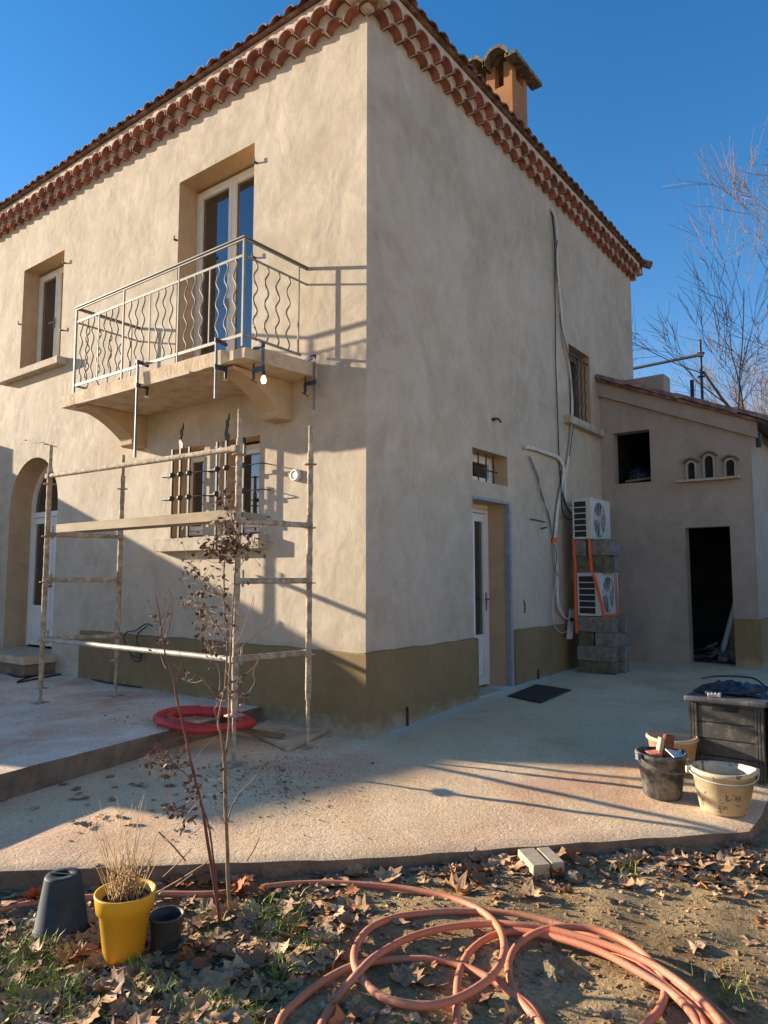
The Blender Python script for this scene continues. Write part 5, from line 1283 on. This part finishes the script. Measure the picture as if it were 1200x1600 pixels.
o = mr.build('rust_leaf_litter', 'redleaf'); setting(o, 'stuff'); tag(o, 'rust-orange curled leaves around the sapling foot', 'leaves')
mb = MB()
for cx_, cy_, sx, sy, n in clumps:
    for _ in range(int(n*.75)):
        p = on(random.gauss(cx_, sx), random.gauss(cy_, sy), 2, ZG)
        if not in_garden(p.x, p.y): continue
        b = Vector((p.x, p.y, zgar(p.x, p.y))); H = random.uniform(.03, .095); d = Vector((random.gauss(0, .5), random.gauss(0, .5), 1)).normalized(); s_ = Vector((random.uniform(-1, 1), random.uniform(-1, 1), 0)).normalized()*random.uniform(.0015, .003)
        tip = b+d*H+Vector((d.x, d.y, -.2))*H*.4; mid = b+d*H*.6
        mb.add([b-s_, b+s_, mid+s_*.8, tip, mid-s_*.8], [(0, 1, 2, 4), (4, 2, 3)])
o = mb.build('grass_tufts', 'grass'); setting(o, 'stuff'); tag(o, 'short green grass growing among the leaves', 'grass')
# soil clods
mb = MB()
for k in range(2600):
    px, py = random.uniform(420, 1230), random.uniform(1335, 1630); p = on(px, py, 2, ZG)
    if not in_garden(p.x, p.y): continue
    s = random.uniform(.004, .014) if random.random() < .93 else random.uniform(.015, .03)
    mb.lathe([(s*.5, 0), (s*.6, s*.25), (s*.3, s*.55)], (p.x, p.y, zgar(p.x, p.y)-.002), 5, random.uniform(.7, 1.4), random.uniform(.7, 1.4), False)
o = mb.build('soil_clods', 'soilground'); setting(o, 'stuff'); tag(o, 'small earth clods over the bare ground', 'earth')

# ------------------------------------------------------------------ scaffold behind the annex roof
Y = 10.0; rs = thing('rear_scaffold', 'grey steel scaffold post and rail rising behind the annex roof', 'scaffold', (.7, Y, 0))
mb = MB(); mb.tube([(.70, Y, 0), (.70, Y, 6.27)], .028, 10); M['darksteel'] = simple('dark_blue_grey_tube', (0.03, 0.036, 0.05), (0.05, 0.052, 0.06), 0.6, 10)  # the tube's own colour is dark blue-grey
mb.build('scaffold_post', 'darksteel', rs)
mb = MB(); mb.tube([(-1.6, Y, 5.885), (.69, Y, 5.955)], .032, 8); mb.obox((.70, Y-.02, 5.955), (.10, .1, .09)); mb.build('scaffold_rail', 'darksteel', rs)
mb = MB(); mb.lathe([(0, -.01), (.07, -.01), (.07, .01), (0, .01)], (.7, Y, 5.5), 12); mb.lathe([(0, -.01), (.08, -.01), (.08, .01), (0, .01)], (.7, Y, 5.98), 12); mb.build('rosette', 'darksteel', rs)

# ------------------------------------------------------------------ bare trees beyond
TG = 'bare trees beyond the annex'
def tree(label, base, height, lean=(0, 0), spread=.55, r=.12, levels=5, seed=1, up=.25, nb=4, matb='treebark', twig=.006, trunkfrac=.35):
    rnd = random.Random(seed); t_ = thing('bare_tree', label, 'tree', base, TG); tr = MB(); cr = MB()
    def grow(p, d, L, rad, lev):
        n = 5; pts = [p]; dd = d.copy()
        for i in range(n):
            dd = (dd+Vector((rnd.gauss(0, .10), rnd.gauss(0, .10), rnd.gauss(0, .05)+up*.10))).normalized(); pts.append(pts[-1]+dd*L/n)
        r1 = max(twig*.6, rad*.55)
        (tr if lev == 0 else cr).tube(pts, [max(twig*.6, rad+(r1-rad)*i/n) for i in range(n+1)], 7 if lev == 0 else (5 if lev == 1 else 3), caps=False)
        if lev >= levels: return
        m_ = nb+(1 if lev == 0 else 0)
        for i in range(m_):
            f = rnd.uniform(.35, 1.0) if lev else rnd.uniform(.3, 1.0); k = min(n-1, int(f*n)); q = pts[k].lerp(pts[k+1], f*n-k if f < 1 else 1)
            a = rnd.uniform(0, 6.28); ax = dd.orthogonal().normalized(); ax.rotate(Matrix.Rotation(a, 3, dd)); nd = (dd+ax*spread*rnd.uniform(.6, 1.4)).normalized()
            grow(q, nd, L*rnd.uniform(.5, .75), max(twig, rad*(1-f*.4)*.5), lev+1)
    d0 = Vector((lean[0], lean[1], 1)).normalized(); grow(Vector(base), d0, height*trunkfrac*1.3, r, 0)
    tr.build('trunk', matb, t_); cr.build('crown', matb, t_)
def gat(px, depth): p = at(px, 907, depth); return (p.x, p.y, ZG)
tree('largest bare tree with pale limbs leaning left behind the gutter end', gat(1300, 15), 5.6, (-.30*RT.x, -.30*RT.y), .38, .075, 5, 14, .5, 4, twig=.0045, trunkfrac=.52)
tree('bare tree whose branches enter from the upper right frame edge', gat(1405, 13), 8.6, (-.10*RT.x, -.10*RT.y), .55, .12, 5, 5, .3, 4, twig=.0045, trunkfrac=.42)
for i, (px, dep, h, sd) in enumerate(((1012, 34, 8.2, 21), (1055, 38, 7.8, 22), (1090, 36, 7.4, 23), (1125, 30, 7.2, 24), (1152, 38, 8.6, 25), (1180, 28, 7.6, 26), (1205, 34, 9, 27))):
    tree(['slim bare tree just right of the main house corner', 'slim bare tree left of the rear scaffold post', 'slim bare tree right behind the rear scaffold post', 'slim bare tree above the middle of the annex verge', 'slim bare tree above the annex verge, farther back', 'slim bare tree above the lower end of the annex verge', 'slim bare tree at the right frame edge above the gutter'][i], gat(px, dep), h, (random.uniform(-.05, .05), 0), .42, .06, 4, sd, .6, 4, twig=.005, trunkfrac=.6)
# unseen wall added right of the frame to bounce warm light onto the house
mb = MB(); mb.box(9.0, 9.25, -14, 10, -.3, 2.6); mb.box(8.96, 9.29, -14, 10, 2.601, 2.66)
single(mb, 'bounce_wall', 'annex', 'long plain wall added out of view on the right to bounce warm light', 'wall')
